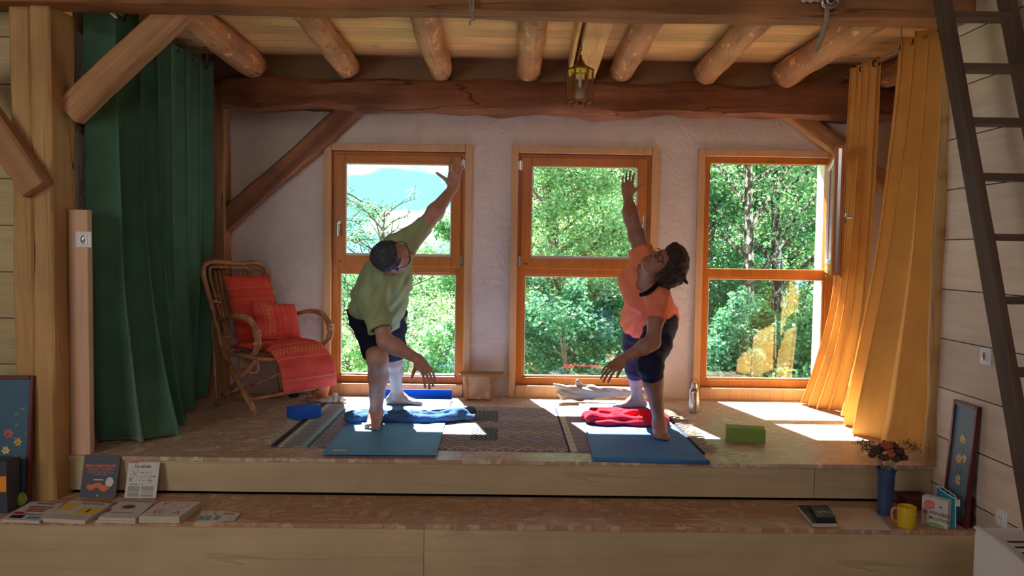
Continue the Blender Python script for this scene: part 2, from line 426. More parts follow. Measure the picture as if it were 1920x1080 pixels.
m_casing = wood('pine_casing', srgb(226, 182, 136), srgb(198, 148, 104), 2, knots=0.25, blotch=0.12)
m_frame = wood('window_lacquer', srgb(208, 130, 54), srgb(174, 98, 36), 2, knots=0.0, blotch=0.2, rough=0.35)
m_ladder = wood('ladder_wood', srgb(112, 88, 72), srgb(66, 48, 38), 0, knots=0.3, cracks=0.4, blotch=0.3)
m_small = wood('stool_wood', srgb(196, 142, 96), srgb(140, 88, 54), 0, knots=0.4, blotch=0.3)
m_box = wood('dark_box_wood', srgb(120, 72, 48), srgb(70, 38, 26), 0, knots=0.0)
def mk_plaster(name, base, amt=1.0):
    n = NT(name); v = n.coord()
    f = n.noise(n.map(v, (1,1,1)), 2.2, 4, 0.55); g = n.noise(n.map(v, (1,1,1)), 9, 5, 0.6, 0.5); h = n.noise(v, 60, 3)
    d = tuple(c*0.86 for c in base[:3])+(1,)
    col = n.ramp(f, [(0.3, d), (0.65, base)])
    st = n.ramp(n.noise(n.map(v, (1,1,0.5)), 5.0, 3, 0.6, 0.8), [(0.30, (0.88,)*3), (0.42, (1,)*3)]); col = n.mix(0.6, col, st, 'MULTIPLY')
    # trowel marks: short curved ridges
    vo = n.n('ShaderNodeTexVoronoi', feature='DISTANCE_TO_EDGE'); vo.inputs['Scale'].default_value = 3.0
    vv = n.n('ShaderNodeVectorMath', operation='ADD'); nn = n.n('ShaderNodeTexNoise'); n.l(v, nn.inputs['Vector']); nn.inputs['Scale'].default_value = 3
    n.l(v, vv.inputs[0]); n.l(nn.outputs['Color'], vv.inputs[1]); n.l(vv.outputs[0], vo.inputs['Vector'])
    rd = n.ramp(vo.outputs['Distance'], [(0.0, (1,)*3), (0.02, (0,)*3)])
    hh = n.math('ADD', n.math('ADD', n.math('MULTIPLY', g, 1.2), n.math('MULTIPLY', h, 0.25)), n.math('MULTIPLY', rd, 0.035))
    return n.done(n.bsdf(col, 0.9, n.bump(hh, 0.9*amt, 0.016), spec=0.15))
m_plaster = mk_plaster('lime_plaster', srgb(222, 208, 200))
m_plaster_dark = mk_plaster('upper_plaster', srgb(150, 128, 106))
m_outwall = mk_plaster('outside_render', srgb(224, 222, 214))
def mk_osb(name, tint=(1,1,1)):
    n = NT(name); v = n.coord()
    def chips(sc, rot, seed):
        vo = n.n('ShaderNodeTexVoronoi'); vo.inputs['Scale'].default_value = 1.0
        dn = n.n('ShaderNodeTexNoise'); n.l(v, dn.inputs['Vector']); dn.inputs['Scale'].default_value = 7
        va = n.n('ShaderNodeVectorMath', operation='MULTIPLY_ADD'); n.l(dn.outputs['Color'], va.inputs[0]); va.inputs[1].default_value = (0.05,0.05,0); n.l(v, va.inputs[2])
        n.l(n.map(va.outputs[0], sc, (seed, seed*0.7, 0), (0,0,rot)), vo.inputs['Vector'])
        return n.xyz(vo.outputs['Color'])[0], vo.outputs['Distance']
    a, da = chips((11, 38, 1), 0.5, 1.3); b, db = chips((34, 12, 1), 0.35, 5.1); c, dc = chips((14, 45, 1), -0.7, 9.7)
    sel = n.noise(v, 9, 2); s1 = n.math('GREATER_THAN', sel, 0.53); s2 = n.math('LESS_THAN', sel, 0.46)
    m = n.mix(s1, a, b); m = n.mix(s2, m, c)
    t = lambda r,g,b_: tuple(x*y for x, y in zip(srgb(r,g,b_)[:3], tint))+(1,)
    col = n.ramp(m, [(0.0, t(178,148,124)), (0.35, t(184,156,134)), (0.75, t(198,174,152)), (1.0, t(220,202,182))])
    gr = n.noise(n.map(v, (6, 60, 1), rot=(0,0,0.5)), 2.0, 3); col = n.mix(0.35, col, n.ramp(gr, [(0.3, (0.7,)*3), (0.6, (1,)*3)]), 'MULTIPLY')
    rg = n.ramp(m, [(0, (0.34,)*3), (1, (0.46,)*3)])
    return n.done(n.bsdf(col, rg, n.bump(m, 0.35, 0.002), spec=0.5))
m_osb = mk_osb('osb_floor'); m_osb2 = mk_osb('osb_step', (0.92, 0.76, 0.64))
def mk_glass():
    n = NT('window_glass'); g = n.n('ShaderNodeNewGeometry'); dp = n.n('ShaderNodeVectorMath', operation='DOT_PRODUCT')
    n.l(g.outputs['Incoming'], dp.inputs[0]); n.l(g.outputs['Normal'], dp.inputs[1])
    c = n.math('ABSOLUTE', dp.outputs['Value']); q = n.math('POWER', n.math('SUBTRACT', 1.0, c), 5.0)
    f2 = n.math('MULTIPLY_ADD', q, 0.90, 0.055)
    tr = n.n('ShaderNodeBsdfTransparent'); tr.inputs[0].default_value = (0.965, 0.985, 0.978, 1)
    gl = n.n('ShaderNodeBsdfGlossy'); gl.inputs['Roughness'].default_value = 0.0; gl.inputs['Color'].default_value = (0.95, 1, 0.98, 1)
    mx = n.n('ShaderNodeMixShader'); n.l(f2, mx.inputs[0]); n.l(tr.outputs[0], mx.inputs[1]); n.l(gl.outputs[0], mx.inputs[2])
    return n.done(mx.outputs[0])
m_glass = mk_glass()
def mk_fabric(name, col, var=0.2, trans=0.0, rough=0.9, weave=300, fuzz=0.0, tcol=None, wr=0.0, sheen=0.0):
    n = NT(name); v = n.coord()
    f = n.noise(v, 6, 4); g = n.noise(v, weave, 2)
    d = tuple(c*(1-var) for c in col[:3])+(1,); b = tuple(min(1, c*(1+var*0.7)) for c in col[:3])+(1,)
    c = n.ramp(n.math('ADD', n.math('MULTIPLY', f, 0.6), n.math('MULTIPLY', g, 0.4)), [(0.35, d), (0.65, b)])
    h = n.math('ADD', n.math('MULTIPLY', g, 0.15+fuzz), n.math('MULTIPLY', n.noise(n.map(v, (1,1,0.35)), 9, 3, 0.5, 0.4), wr))
    nm = n.bump(h, 0.5, 0.006)
    sh = n.bsdf(c, rough, nm, spec=0.15, Sheen_Weight=sheen)
    if trans > 0:
        tl = n.n('ShaderNodeBsdfTranslucent'); n.val(tcol or c, tl.inputs[0]); n.l(nm, tl.inputs[1])
        mx = n.n('ShaderNodeMixShader'); mx.inputs[0].default_value = trans; n.l(sh, mx.inputs[1]); n.l(tl.outputs[0], mx.inputs[2]); sh = mx.outputs[0]
    return n.done(sh)
m_green = mk_fabric('green_velvet', srgb(74, 118, 92), 0.20, 0.05, 0.85, 220, wr=0.6, sheen=0.5)
m_yellow = mk_fabric('yellow_velvet', srgb(238, 190, 104), 0.10, 0.24, 0.85, 220, tcol=srgb(252, 200, 104), wr=0.9, sheen=0.2)
m_mat = mk_fabric('mat_foam', srgb(92, 156, 206), 0.12, 0, 0.55, 420, fuzz=0.3)
m_mat2 = mk_fabric('mat_foam_deep', srgb(68, 128, 196), 0.12, 0, 0.55, 420, fuzz=0.3)
m_matunder = mk_fabric('mat_underside', srgb(20, 84, 190), 0.08, 0, 0.8, 300)
m_towelb = mk_fabric('blue_terry', srgb(62, 98, 146), 0.25, 0, 1.0, 160, fuzz=0.8, wr=0.5)
m_towelr = mk_fabric('red_terry', srgb(214, 40, 62), 0.22, 0, 1.0, 160, fuzz=0.8, wr=0.4)
m_shirtg = mk_fabric('green_jersey', srgb(172, 190, 146), 0.06, 0.12, 0.9, 260, tcol=srgb(170, 200, 100), wr=0.35)
m_shirto = mk_fabric('orange_jersey', srgb(250, 142, 108), 0.05, 0.10, 0.85, 260, tcol=srgb(255, 120, 60), wr=0.35)
m_shorts = mk_fabric('navy_shorts', srgb(30, 32, 56), 0.15, 0, 0.8, 260, wr=0.4)
m_legg = mk_fabric('navy_leggings', srgb(34, 36, 66), 0.12, 0, 0.7, 260, wr=0.15)
m_bra = mk_fabric('black_strap', srgb(18, 18, 26), 0.1, 0, 0.8, 200)
m_cloth = mk_fabric('grey_white_cloth', srgb(196, 192, 186), 0.25, 0, 0.9, 120, fuzz=0.4, wr=0.4)
m_rope = mk_fabric('grey_rope', srgb(168, 156, 140), 0.25, 0, 0.9, 300)
m_fringe = mk_fabric('rug_fringe', srgb(176, 164, 146), 0.3, 0, 0.95, 300)
def mk_skin(name, col, red):
    n = NT(name); v = n.coord(); f = n.noise(v, 7, 4, 0.6); g = n.noise(v, 160, 2)
    c = n.ramp(f, [(0.35, red), (0.62, col)])
    return n.done(n.bsdf(c, 0.52, n.bump(n.math('ADD', g, n.math('MULTIPLY', f, 2.0)), 0.12, 0.002), spec=0.35, Subsurface_Weight=0.06, Subsurface_Radius=(0.02, 0.008, 0.004)))
m_skin = mk_skin('skin_man', srgb(192, 150, 136), srgb(172, 124, 112))
m_skin2 = mk_skin('skin_woman', srgb(172, 126, 108), srgb(150, 102, 86))
def mk_hair(name, c1, c2):
    n = NT(name); v = n.coord(); f = n.noise(n.map(v, (14, 120, 40), rot=(0.4,0.5,0.3)), 2.0, 4, 0.6, 0.3)
    return n.done(n.bsdf(n.ramp(f, [(0.35, c1), (0.66, c2)]), 0.6, n.bump(f, 0.8, 0.006), spec=0.4))
m_hairm = mk_hair('grey_hair', srgb(26, 26, 34), srgb(84, 86, 102))
m_hairw = mk_hair('brown_hair', srgb(20, 15, 14), srgb(66, 48, 40))
def mk_rattan():
    n = NT('rattan'); v = n.coord(); f = n.noise(v, 14, 3, 0.6); w = n.noise(n.map(v, (1,1,1)), 90, 2)
    c = n.ramp(f, [(0.3, srgb(132, 82, 52)), (0.55, srgb(182, 128, 88)), (0.75, srgb(206, 158, 114))])
    return n.done(n.bsdf(c, 0.4, n.bump(w, 0.2, 0.002), spec=0.5))
m_rattan = mk_rattan()
def mk_cushion(name, ax=0, rows=((0.06,0.012),(0.10,0.004))):
    """red woven cotton with rows of diamonds and dots, rows at positions along axis ax"""
    n = NT(name); v = n.coord('UV'); x = n.xyz(v)
    u, w = x[0], x[1]
    base = n.ramp(n.noise(n.map(n.coord(), (1,1,1)), 8, 3), [(0.3, srgb(204, 70, 64)), (0.7, srgb(226, 92, 80))])
    st = n.math('SINE', n.math('MULTIPLY', w, 46.0)); band = n.ramp(n.math('ADD', n.math('MULTIPLY', st, 0.5), 0.5), [(0.3, (0.93,)*3), (0.8, (1.04,)*3)])
    col = n.mix(1.0, base, band, 'MULTIPLY')
    cream = srgb(238, 170, 96)
    for pos, half, per, kind in rows:
        d = n.math('ABSOLUTE', n.math('SUBTRACT', w, pos))
        fu = n.math('ABSOLUTE', n.math('SUBTRACT', n.math('FRACT', n.math('MULTIPLY', u, per)), 0.5))
        if kind == 'dia':
            r = n.math('ADD', n.math('DIVIDE', d, half), n.math('MULTIPLY', fu, 2.0))
            m = n.math('LESS_THAN', n.math('ABSOLUTE', n.math('SUBTRACT', r, 0.72)), 0.16)
        else:
            m = n.math('MULTIPLY', n.math('LESS_THAN', d, half), n.math('LESS_THAN', fu, 0.22))
        col = n.mix(n.math('MULTIPLY', m, 0.75), col, cream)
    h = n.noise(n.coord(), 220, 2); wr = n.noise(n.coord(), 14, 3, 0.5, 0.5)
    return n.done(n.bsdf(col, 0.9, n.bump(n.math('ADD', n.math('MULTIPLY', h, 0.2), wr), 0.4, 0.006), spec=0.15))
m_cush_pad = mk_cushion('red_woven_pad', rows=((0.36, 0.045, 16, 'dia'), (0.44, 0.006, 40, 'dot'), (0.28, 0.006, 40, 'dot'), (0.10, 0.005, 60, 'dot'), (0.56, 0.005, 60, 'dot')))
m_cush_back = mk_cushion('red_woven_back', rows=((0.62, 0.008, 36, 'dot'), (0.80, 0.006, 60, 'dot'), (0.3, 0.006, 40, 'dot')))
m_cush_small = mk_cushion('red_woven_small', rows=((0.22, 0.06, 9, 'dia'), (0.30, 0.010, 26, 'dot'), (0.12, 0.010, 26, 'dot'), (0.55, 0.006, 50, 'dot'), (0.78, 0.008, 36, 'dot')))
m_cord_red = plain('red_cord', srgb(190, 50, 50)); m_cream = plain('cream_tie', srgb(220, 196, 150))
m_blue_block = plain('blue_foam', srgb(22, 92, 196), 0.8, var=0.05); m_green_block = plain('green_foam', srgb(126, 152, 72), 0.8, var=0.05)
m_steel = plain('brushed_steel', srgb(190, 186, 182), 0.28, 1.0, var=0.06); m_dark_metal = plain('dark_metal', srgb(60, 54, 52), 0.4, 0.9)
m_rod = plain('rod_metal', srgb(190, 186, 176), 0.3, 1.0, var=0.05)
m_brass = plain('aged_brass', srgb(120, 74, 32), 0.45, 0.8); m_brass_in = plain('bright_brass', srgb(214, 186, 60), 0.4, 0.3)
m_white = plain('white_plastic', srgb(226, 226, 228), 0.4, var=0.03); m_heater = plain('white_enamel', srgb(232, 232, 236), 0.35, var=0.02)
m_black = plain('black_plastic', srgb(22, 22, 24), 0.5); m_terra = plain('terracotta', srgb(206, 128, 92), 0.8)
m_soil = plain('soil', srgb(50, 36, 26), 0.95); m_saucer = plain('grey_saucer', srgb(166, 160, 150), 0.7)
m_leaf_in = plain('houseplant_leaf', srgb(70, 110, 60), 0.6)
m_drift = wood('driftwood', srgb(206, 196, 184), srgb(150, 138, 126), 0, knots=0.4, cracks=1.0, blotch=0.35, rough=0.85)
# ------------------------------------------------------------------ structure
from mathutils import noise as mnoise
def nz(p, s=1.0, o=0.0): return mnoise.noise(Vector(p)*s + Vector((o, o*1.7, o*0.3)))
XL, XR, XR2, YW = -2.20, 2.2, 2.85, 5.62      # alcove left wall, main right wall, alcove right wall, window wall
ZC = 2.42
def timber(name, a, b, w, h, mat, up=(0,0,1), rnd=False, wob=0.006, seed=0.0, n=28, bow=0.0, taper=1.0, bev=0.012, parent=None):
    """beam from a to b, width w (sideways), height h (along up); local X runs along it"""
    a = Vector(a); b = Vector(b); t = (b-a); L = t.length; t.normalize()
    u = Vector(up); u = (u - t*u.dot(t)).normalized(); s = u.cross(t)
    vv = []; ff = []; prof = []
    if rnd: K = 20; prof = [(math.cos(2*math.pi*k/K)*w/2, math.sin(2*math.pi*k/K)*h/2) for k in range(K)]
    else:
        c = bev
        for sx, sy in ((1,1),(-1,1),(-1,-1),(1,-1)):
            X, Y = sx*w/2, sy*h/2
            p1 = (X, Y-sy*c) if sx*sy > 0 else (X-sx*c, Y); p2 = (X-sx*c, Y) if sx*sy > 0 else (X, Y-sy*c)
            prof += [p1, p2]
            nx, ny = ((-sx*w/2, Y) if sx*sy > 0 else (X, -sy*h/2))
            for q in (0.33, 0.66): prof.append((p2[0]+(nx-p2[0])*q, p2[1]+(ny-p2[1])*q))
        K = len(prof)
    for i in range(n+1):
        x = L*i/n; f = 1+(taper-1)*i/n; bz = bow*math.sin(math.pi*i/n)
        for k, (py, pz) in enumerate(prof):
            d = nz((x*1.4, py*5, pz*5), 1.5, seed)*wob*2 + nz((x*5, py*16, pz*16), 1.5, seed+4)*wob*0.7
            r = math.hypot(py, pz)+1e-6
            vv.append((x, (py+py/r*d)*f, (pz+pz/r*d)*f+bz))
    for i in range(n):
        for k in range(K): ff.append((i*K+k, i*K+(k+1)%K, (i+1)*K+(k+1)%K, (i+1)*K+k))
    ff.append(tuple(range(K-1,-1,-1))); ff.append(tuple(n*K+k for k in range(K)))
    me = bpy.data.meshes.new(name); me.from_pydata(vv, [], ff); me.update(); me.materials.append(mat)
    o = bpy.data.objects.new(name, me); COL.objects.link(o)
    Mx = Matrix((t, s, u)).transposed().to_4x4(); Mx.translation = a
    if parent is not None:
        o.parent = parent; Mx.translation = a - ORG[parent.name]; o.matrix_local = Mx
    else: o.matrix_world = Mx
    ORG[o.name] = a.copy()
    smooth_angle(o, 40); return o
# platform, steps, floors
struct(MB().box((-3.7, -3.3, -0.56), (XR2+0.12, 5.62, -0.46)).build('floor', m_osb2))
m_gap_shade = plain('gap_shade_black', srgb(14,12,10), 1.0, spec=0.0)  # matte black that stands in for shade in the step gaps
struct(MB().box((XL+0.005, 3.87, -0.02), (XR2, YW+0.02, 0.0)).build('floor_platform', m_osb))
struct(MB().box((-3.6, 3.475, -0.212), (XR, 3.884, -0.19)).build('floor_step', m_osb2))
def riser(name, x0, x1, y0, y1, z0, z1): struct(MB().box((x0, y0, z0), (x1, y1, z1), bev=0.002).build(name, m_riser))
zr = -0.028
riser('trim_1', XL, 1.595, 3.882, 3.90, -0.178, zr+0.007)
riser('trim_2', 1.598, XR-0.002, 3.882, 3.90, -0.178, zr+0.007)
struct(MB().box((XL, 3.91, -0.40), (XR, 3.93, -0.022)).build('trim_3', m_gap_shade))     # black board, paints the shade of the gap under the platform lip
riser('trim_4', -3.6, -0.353, 3.485, 3.505, -0.46, -0.214)
riser('trim_5', -0.3515, XR-0.002, 3.485, 3.505, -0.46, -0.214)
struct(MB().box((-3.6, 3.507, -0.46), (XR, 3.53, -0.214)).build('trim_9', m_gap_shade))  # black backing added behind the riser joint to keep it dark
# window wall with three openings
ZB, ZT = 0.085, 1.768
WX = [(746, 0), (1091, 1), (1434.5, 2)]
WC = [P(px, 600, 5.64).x for px, i in WX]; WW = 0.972
def wall_with_holes(name, x0, x1, z0, z1, y0, y1, holes, mat):
    xs = sorted([x0, x1]+[h[0] for h in holes]+[h[1] for h in holes]); mb = MB()
    for i in range(len(xs)-1):
        a, b = xs[i], xs[i+1]; hit = [h for h in holes if h[0] <= a+1e-6 and h[1] >= b-1e-6]
        segs = [(z0, z1)] if not hit else [(z0, hit[0][2]), (hit[0][3], z1)]
        for za, zb in segs: mb.box((a, y0, za), (b, y1, zb))
    return struct(mb.build(name, mat))
holes = [(c-WW/2, c+WW/2, ZB, ZT) for c in WC]
wall_with_holes('wall_back', XL-0.2, XR2+0.2, -0.5, ZC+0.1, YW, 5.80, holes, m_plaster)
wall_with_holes('wall_outside', XL-0.6, XR2+0.6, -3.0, ZC+0.4, 5.80, 5.93, [(h[0]+0.0, h[1]-0.02, h[2]-0.0, h[3]-0.02) for h in holes], m_outwall)
struct(MB().box((XL-0.12, 3.985, -0.5), (XL, 5.62, ZC+0.1)).build('wall_left', m_plaster))
struct(MB().box((XR2, 3.9, -0.5), (XR2+0.12, 5.62, ZC+0.1)).build('wall_right', m_plaster))
struct(MB().box((XR+0.06, 3.93, -0.5), (XR2, 3.98, 3.3)).build('wall_right_return', m_plaster))
struct(MB().box((XR, -3.2, -0.5), (XR+0.12, 3.93, 3.3)).build('wall_right_boards', m_plankwall))
struct(MB().box((-3.6, 3.96, -0.5), (-2.36, 4.04, 3.3)).build('wall_left_boards', m_plankwall_x))
struct(MB().box((-3.7, -3.2, -0.5), (-3.6, 4.04, 3.3)).build('wall_left_room', m_box))
struct(MB().box((-3.7, -3.3, -0.5), (XR+0.12, -3.2, 3.3)).build('wall_rear', m_box))
struct(MB().box((-3.7, -3.3, 3.3), (XR2+0.12, 3.9, 3.36)).build('ceiling_room', m_beam))
struct(MB().box((XL-0.1, 3.72, ZC), (XR2+0.1, 5.62, ZC+0.03)).build('ceiling', m_ceil))
struct(MB().box((-3.7, 3.90, 2.46), (XR2+0.12, 3.96, 3.36)).build('wall_loft', m_plankwall_x))
# dark infill between the joist ends above the rear beam
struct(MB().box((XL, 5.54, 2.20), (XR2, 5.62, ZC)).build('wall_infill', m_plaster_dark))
# ------------------------------------------------------------------ windows
def frame_ring(mb, x0, x1, z0, z1, w, y0, y1, wb=None, wt=None, bev=0.004):
    wb = w if wb is None else wb; wt = w if wt is None else wt
    mb.box((x0, y0, z0), (x0+w, y1, z1), bev=bev); mb.box((x1-w, y0, z0), (x1, y1, z1), bev=bev)
    mb.box((x0+w, y0, z0), (x1-w, y1, z0+wb), bev=bev); mb.box((x0+w, y0, z1-wt), (x1-w, y1, z1), bev=bev)
    return mb
TZ0, TZ1 = 0.893, 0.955
def make_window(i, c, sash_open):
    x0, x1 = c-WW/2, c+WW/2
    root = thing('window_%d' % (i+1), None, None, (c, 5.64, ZB)); struct(root)
    fr = frame_ring(MB(), x0+0.002, x1-0.002, ZB+0.002, ZT-0.002, 0.052, 5.635, 5.705, wb=0.05, wt=0.045)
    fr.box((x0+0.054, 5.635, TZ0), (x1-0.054, 5.705, TZ1), bev=0.004)
    # inner bead round the fixed lower pane
    frame_ring(fr, x0+0.054, x1-0.054, ZB+0.05, TZ0, 0.012, 5.648, 5.69, bev=0.002)
    fr.build('window_frame', m_frame, root)
    MB().box((x0+0.06, 5.668, ZB+0.055), (x1-0.06, 5.672, TZ0)).build('pane', m_glass, root)
    g = MB(); frame_ring(g, x0+0.066, x1-0.066, ZB+0.062, TZ0-0.012, 0.006, 5.655, 5.667, bev=0); g.build('seal', m_white, root)
    # sash
    sx0, sx1, sz0, sz1 = x0+0.032, x1-0.032, TZ1-0.018, ZT-0.028
    sw = sx1-sx0
    if not sash_open:
        s = frame_ring(MB(), sx0, sx1, sz0, sz1, 0.072, 5.615, 5.665, wb=0.075, wt=0.062)
        sash = s.build('sash', m_frame, root)
        MB().box((sx0+0.07, 5.645, sz0+0.07), (sx1-0.07, 5.649, sz1-0.06)).build('pane', m_glass, sash)
        g = MB(); frame_ring(g, sx0+0.072, sx1-0.072, sz0+0.075, sz1-0.062, 0.007, 5.63, 5.644, wb=0.02, bev=0); g.build('seal', m_white, sash)
        hx = sx0+0.028 if i == 0 else sx1-0.024
        h = MB(); h.box((hx-0.014, 5.606, 1.20), (hx+0.014, 5.616, 1.27), bev=0.004); h.tube([(hx, 5.61, 1.235), (hx, 5.575, 1.235)], 0.009)
        h.tube([(hx, 5.575, 1.24), (hx, 5.57, 1.15)] if i == 0 else [(hx, 5.575, 1.23), (hx, 5.57, 1.33)], 0.009)
        smooth_angle(h.build('handle', m_steel, sash))
        kx = sx1+0.012 if i == 0 else sx0-0.012
        for z in (0.99, 1.68):
            k = MB(); k.tube([(kx, 5.612, z-0.035), (kx, 5.612, z+0.035)], 0.008); k.box((kx-0.012, 5.618, z-0.03), (kx+0.012, 5.634, z+0.03)); smooth_angle(k.build('hinge', m_steel, sash))
        MB().box((sx0+0.02, 5.612, sz0+0.03), (sx0+0.05, 5.6152, sz0+0.038)).build('badge', m_brass, sash)
    else:
        # sash swung into the room about its right edge
        ang = math.radians(70); hg = Vector((sx1, 5.62, 0))
        R = Matrix.Rotation(ang, 3, 'Z')
        def tr(mb):
            mb.v = [R @ (v-hg) + hg for v in mb.v]; return mb
        s = frame_ring(MB(), sx0, sx1, sz0, sz1, 0.072, 5.60, 5.655, wb=0.075, wt=0.062, bev=0.006)
        # rebate lip round the room side
        frame_ring(s, sx0-0.012, sx1+0.0, sz0-0.012, sz1+0.012, 0.03, 5.59, 5.602, bev=0.003)
        sash = tr(s).build('sash', m_frame, root)
        tr(MB().box((sx0+0.07, 5.635, sz0+0.07), (sx1-0.07, 5.639, sz1-0.06))).build('pane', m_glass, sash)
        g = MB(); frame_ring(g, sx0+0.07, sx1-0.07, sz0+0.07, sz1-0.06, 0.012, 5.642, 5.658, wb=0.03, bev=0); tr(g).build('seal', m_white, sash)
        e = MB().box((sx0-0.003, 5.618, sz0+0.02), (sx0+0.002, 5.636, sz1-0.02)); tr(e).build('espagnolette', m_steel, sash)
        h = MB(); hz = 1.30; hx = sx0+0.035; h.box((hx-0.014, 5.575, hz-0.035), (hx+0.014, 5.592, hz+0.035), bev=0.004); h.tube([(hx, 5.585, hz), (hx, 5.545, hz)], 0.009); h.tube([(hx, 5.548, hz), (hx+0.09, 5.545, hz)], 0.009)
        smooth_angle(tr(h).build('handle', m_steel, sash))
        k = MB().box((sx1-0.14, 5.60, sz0-0.03), (sx1+0.01, 5.65, sz0-0.012)); tr(k).build('rain_cover', m_steel, sash)
        kt = MB().box((c-0.03, 5.628, ZT-0.042), (c+0.03, 5.636, ZT-0.03)); kt.build('striker', m_steel, root)
        for z in (1.05, 1.30, 1.62):
            MB().box((x0+0.050, 5.63, z-0.02), (x0+0.058, 5.65, z+0.02)).build('striker', m_steel, root)
    # casing boards on the room side
    ca = thing('trim_%d' % (i+6), None, None, (c, 5.59, 0)); struct(ca)
    y0, y1 = 5.588, 5.632
    for nm, lo, hi in (('casing_board', (x0-0.045, y0, 0.0), (x0+0.004, y1, ZT+0.052)), ('casing_board', (x1-0.004, y0, 0.0), (x1+0.045, y1, ZT+0.052)),
                       ('casing_board', (x0+0.006, y0+0.008, ZT), (x1-0.006, y1, ZT+0.05)), ('sill_board', (x0+0.006, y0-0.008, 0.0), (x1-0.006, y1, ZB+0.0))):
        MB().box(lo, hi, bev=0.003).build(nm, m_casing, ca)
for (px, i), c in zip(WX, WC): make_window(i, c, i == 2)
# ------------------------------------------------------------------ timbers
def TM(o, label, cat, group=None): return tag(o, label, cat, group)
# front beam
TM(timber('ceiling_beam', (-3.55, 3.775, 2.350), (2.19, 3.775, 2.342), 0.20, 0.31, m_beam, wob=0.006, seed=1, n=90, bev=0.014), 'long rough-hewn brown beam across the very top, front of the log joists', 'beam')
TM(timber('ceiling_beam', (XL+0.2, 5.545, 2.142), (XR2, 5.545, 2.135), 0.145, 0.22, m_beam_back, wob=0.020, seed=5, n=90, bev=0.03), 'dark cracked wavy beam above the three windows', 'beam')
LOGS = [(-1.785, -1.74, 'peeled round log joist, leftmost, ending beside the green curtain'), (-1.125, -1.07, 'peeled round log joist ending above the left window, second from the left'),
        (-0.475, -0.45, 'peeled round log joist, third from the left, above the white pier'), (0.15, 0.13, 'peeled round log joist just left of the square joist and lantern'),
        (0.80, 0.76, 'peeled round log joist just right of the hanging lantern'), (1.40, 1.33, 'peeled round log joist running above the right-hand window'), (1.96, 1.93, 'thick pale log joist left of the yellow curtains, behind the hanging strap'), (2.68, 2.66, 'short dark end of a log joist seen between the two yellow curtains')]
for k, (xf, xn, lb) in enumerate(LOGS):
    d = 0.165 if k not in (0, 6) else 0.185
    TM(timber('log_joist', (xn, 3.80, 2.335), (xf, 5.56, 2.335), d*0.93, d*0.95, m_log, rnd=True, wob=0.008, seed=11+k*3.3, taper=1.08), lb, 'log', 'peeled log joists under the boarded ceiling')
sq = TM(timber('square_joist', (0.475, 3.88, 2.345), (0.545, 5.56, 2.345), 0.14, 0.15, m_sqbeam, wob=0.003, seed=40, bev=0.006), 'square pale sawn joist with cracks above the hanging lantern', 'beam')
TM(timber('ceiling_batten', (0.375, 3.88, 2.35), (0.435, 5.50, 2.35), 0.022, 0.12, m_sqbeam, wob=0.001, seed=44, bev=0.002), 'thin upright batten along the left side of the square joist', 'batten')
# left front posts
TM(timber('wall_post', (-2.232, 3.865, -0.19), (-2.232, 3.865, 2.2), 0.22, 0.098, m_post, up=(1,0,0), wob=0.006, seed=51, n=60, bev=0.01), 'heavy square wooden post at the platform corner beside the green curtain', 'post')
TM(timber('wall_post', (-2.336, 3.87, -0.19), (-2.336, 3.87, 2.2), 0.20, 0.10, m_post, up=(1,0,0), wob=0.005, seed=57, n=60, bev=0.01), 'flat wooden post behind the left brace, against the pale board wall', 'post')
TM(timber('diagonal_brace', P(132, 212, 3.90), P(350, 6, 3.90), 0.10, 0.135, m_brace, wob=0.004, seed=61), 'thick diagonal brace crossing the top of the green curtain', 'brace')
TM(timber('diagonal_brace', P(72, 355, 3.72), P(-80, 135, 3.72), 0.09, 0.13, m_brace, wob=0.006, seed=67), 'diagonal brace at the far left edge leaning up to the left', 'brace')
TM(timber('wall_post', (2.195, 3.895, 0.0), (2.195, 3.895, 2.2), 0.07, 0.065, m_post, up=(1,0,0), wob=0.008, seed=71, n=60, rnd=True), 'narrow rounded post where the right board wall meets the yellow curtain', 'post')
TM(timber('wall_post', (XL+0.115, 5.555, 0.0), (XL+0.115, 5.555, 2.2), 0.12, 0.21, m_brace, up=(1,0,0), wob=0.006, seed=73, n=40), 'reddish corner post behind the far edge of the green curtain', 'post')
TM(timber('diagonal_brace', P(415, 425, 5.563), P(668, 198, 5.563), 0.10, 0.135, m_beam_back, wob=0.010, seed=79), 'dark diagonal brace on the back wall left of the left window', 'brace')
TM(timber('diagonal_brace', P(1478, 205, 5.57), P(1672, 352, 5.57), 0.08, 0.12, m_brace, wob=0.008, seed=83), 'short diagonal brace above the open window, partly behind the yellow curtain', 'brace')
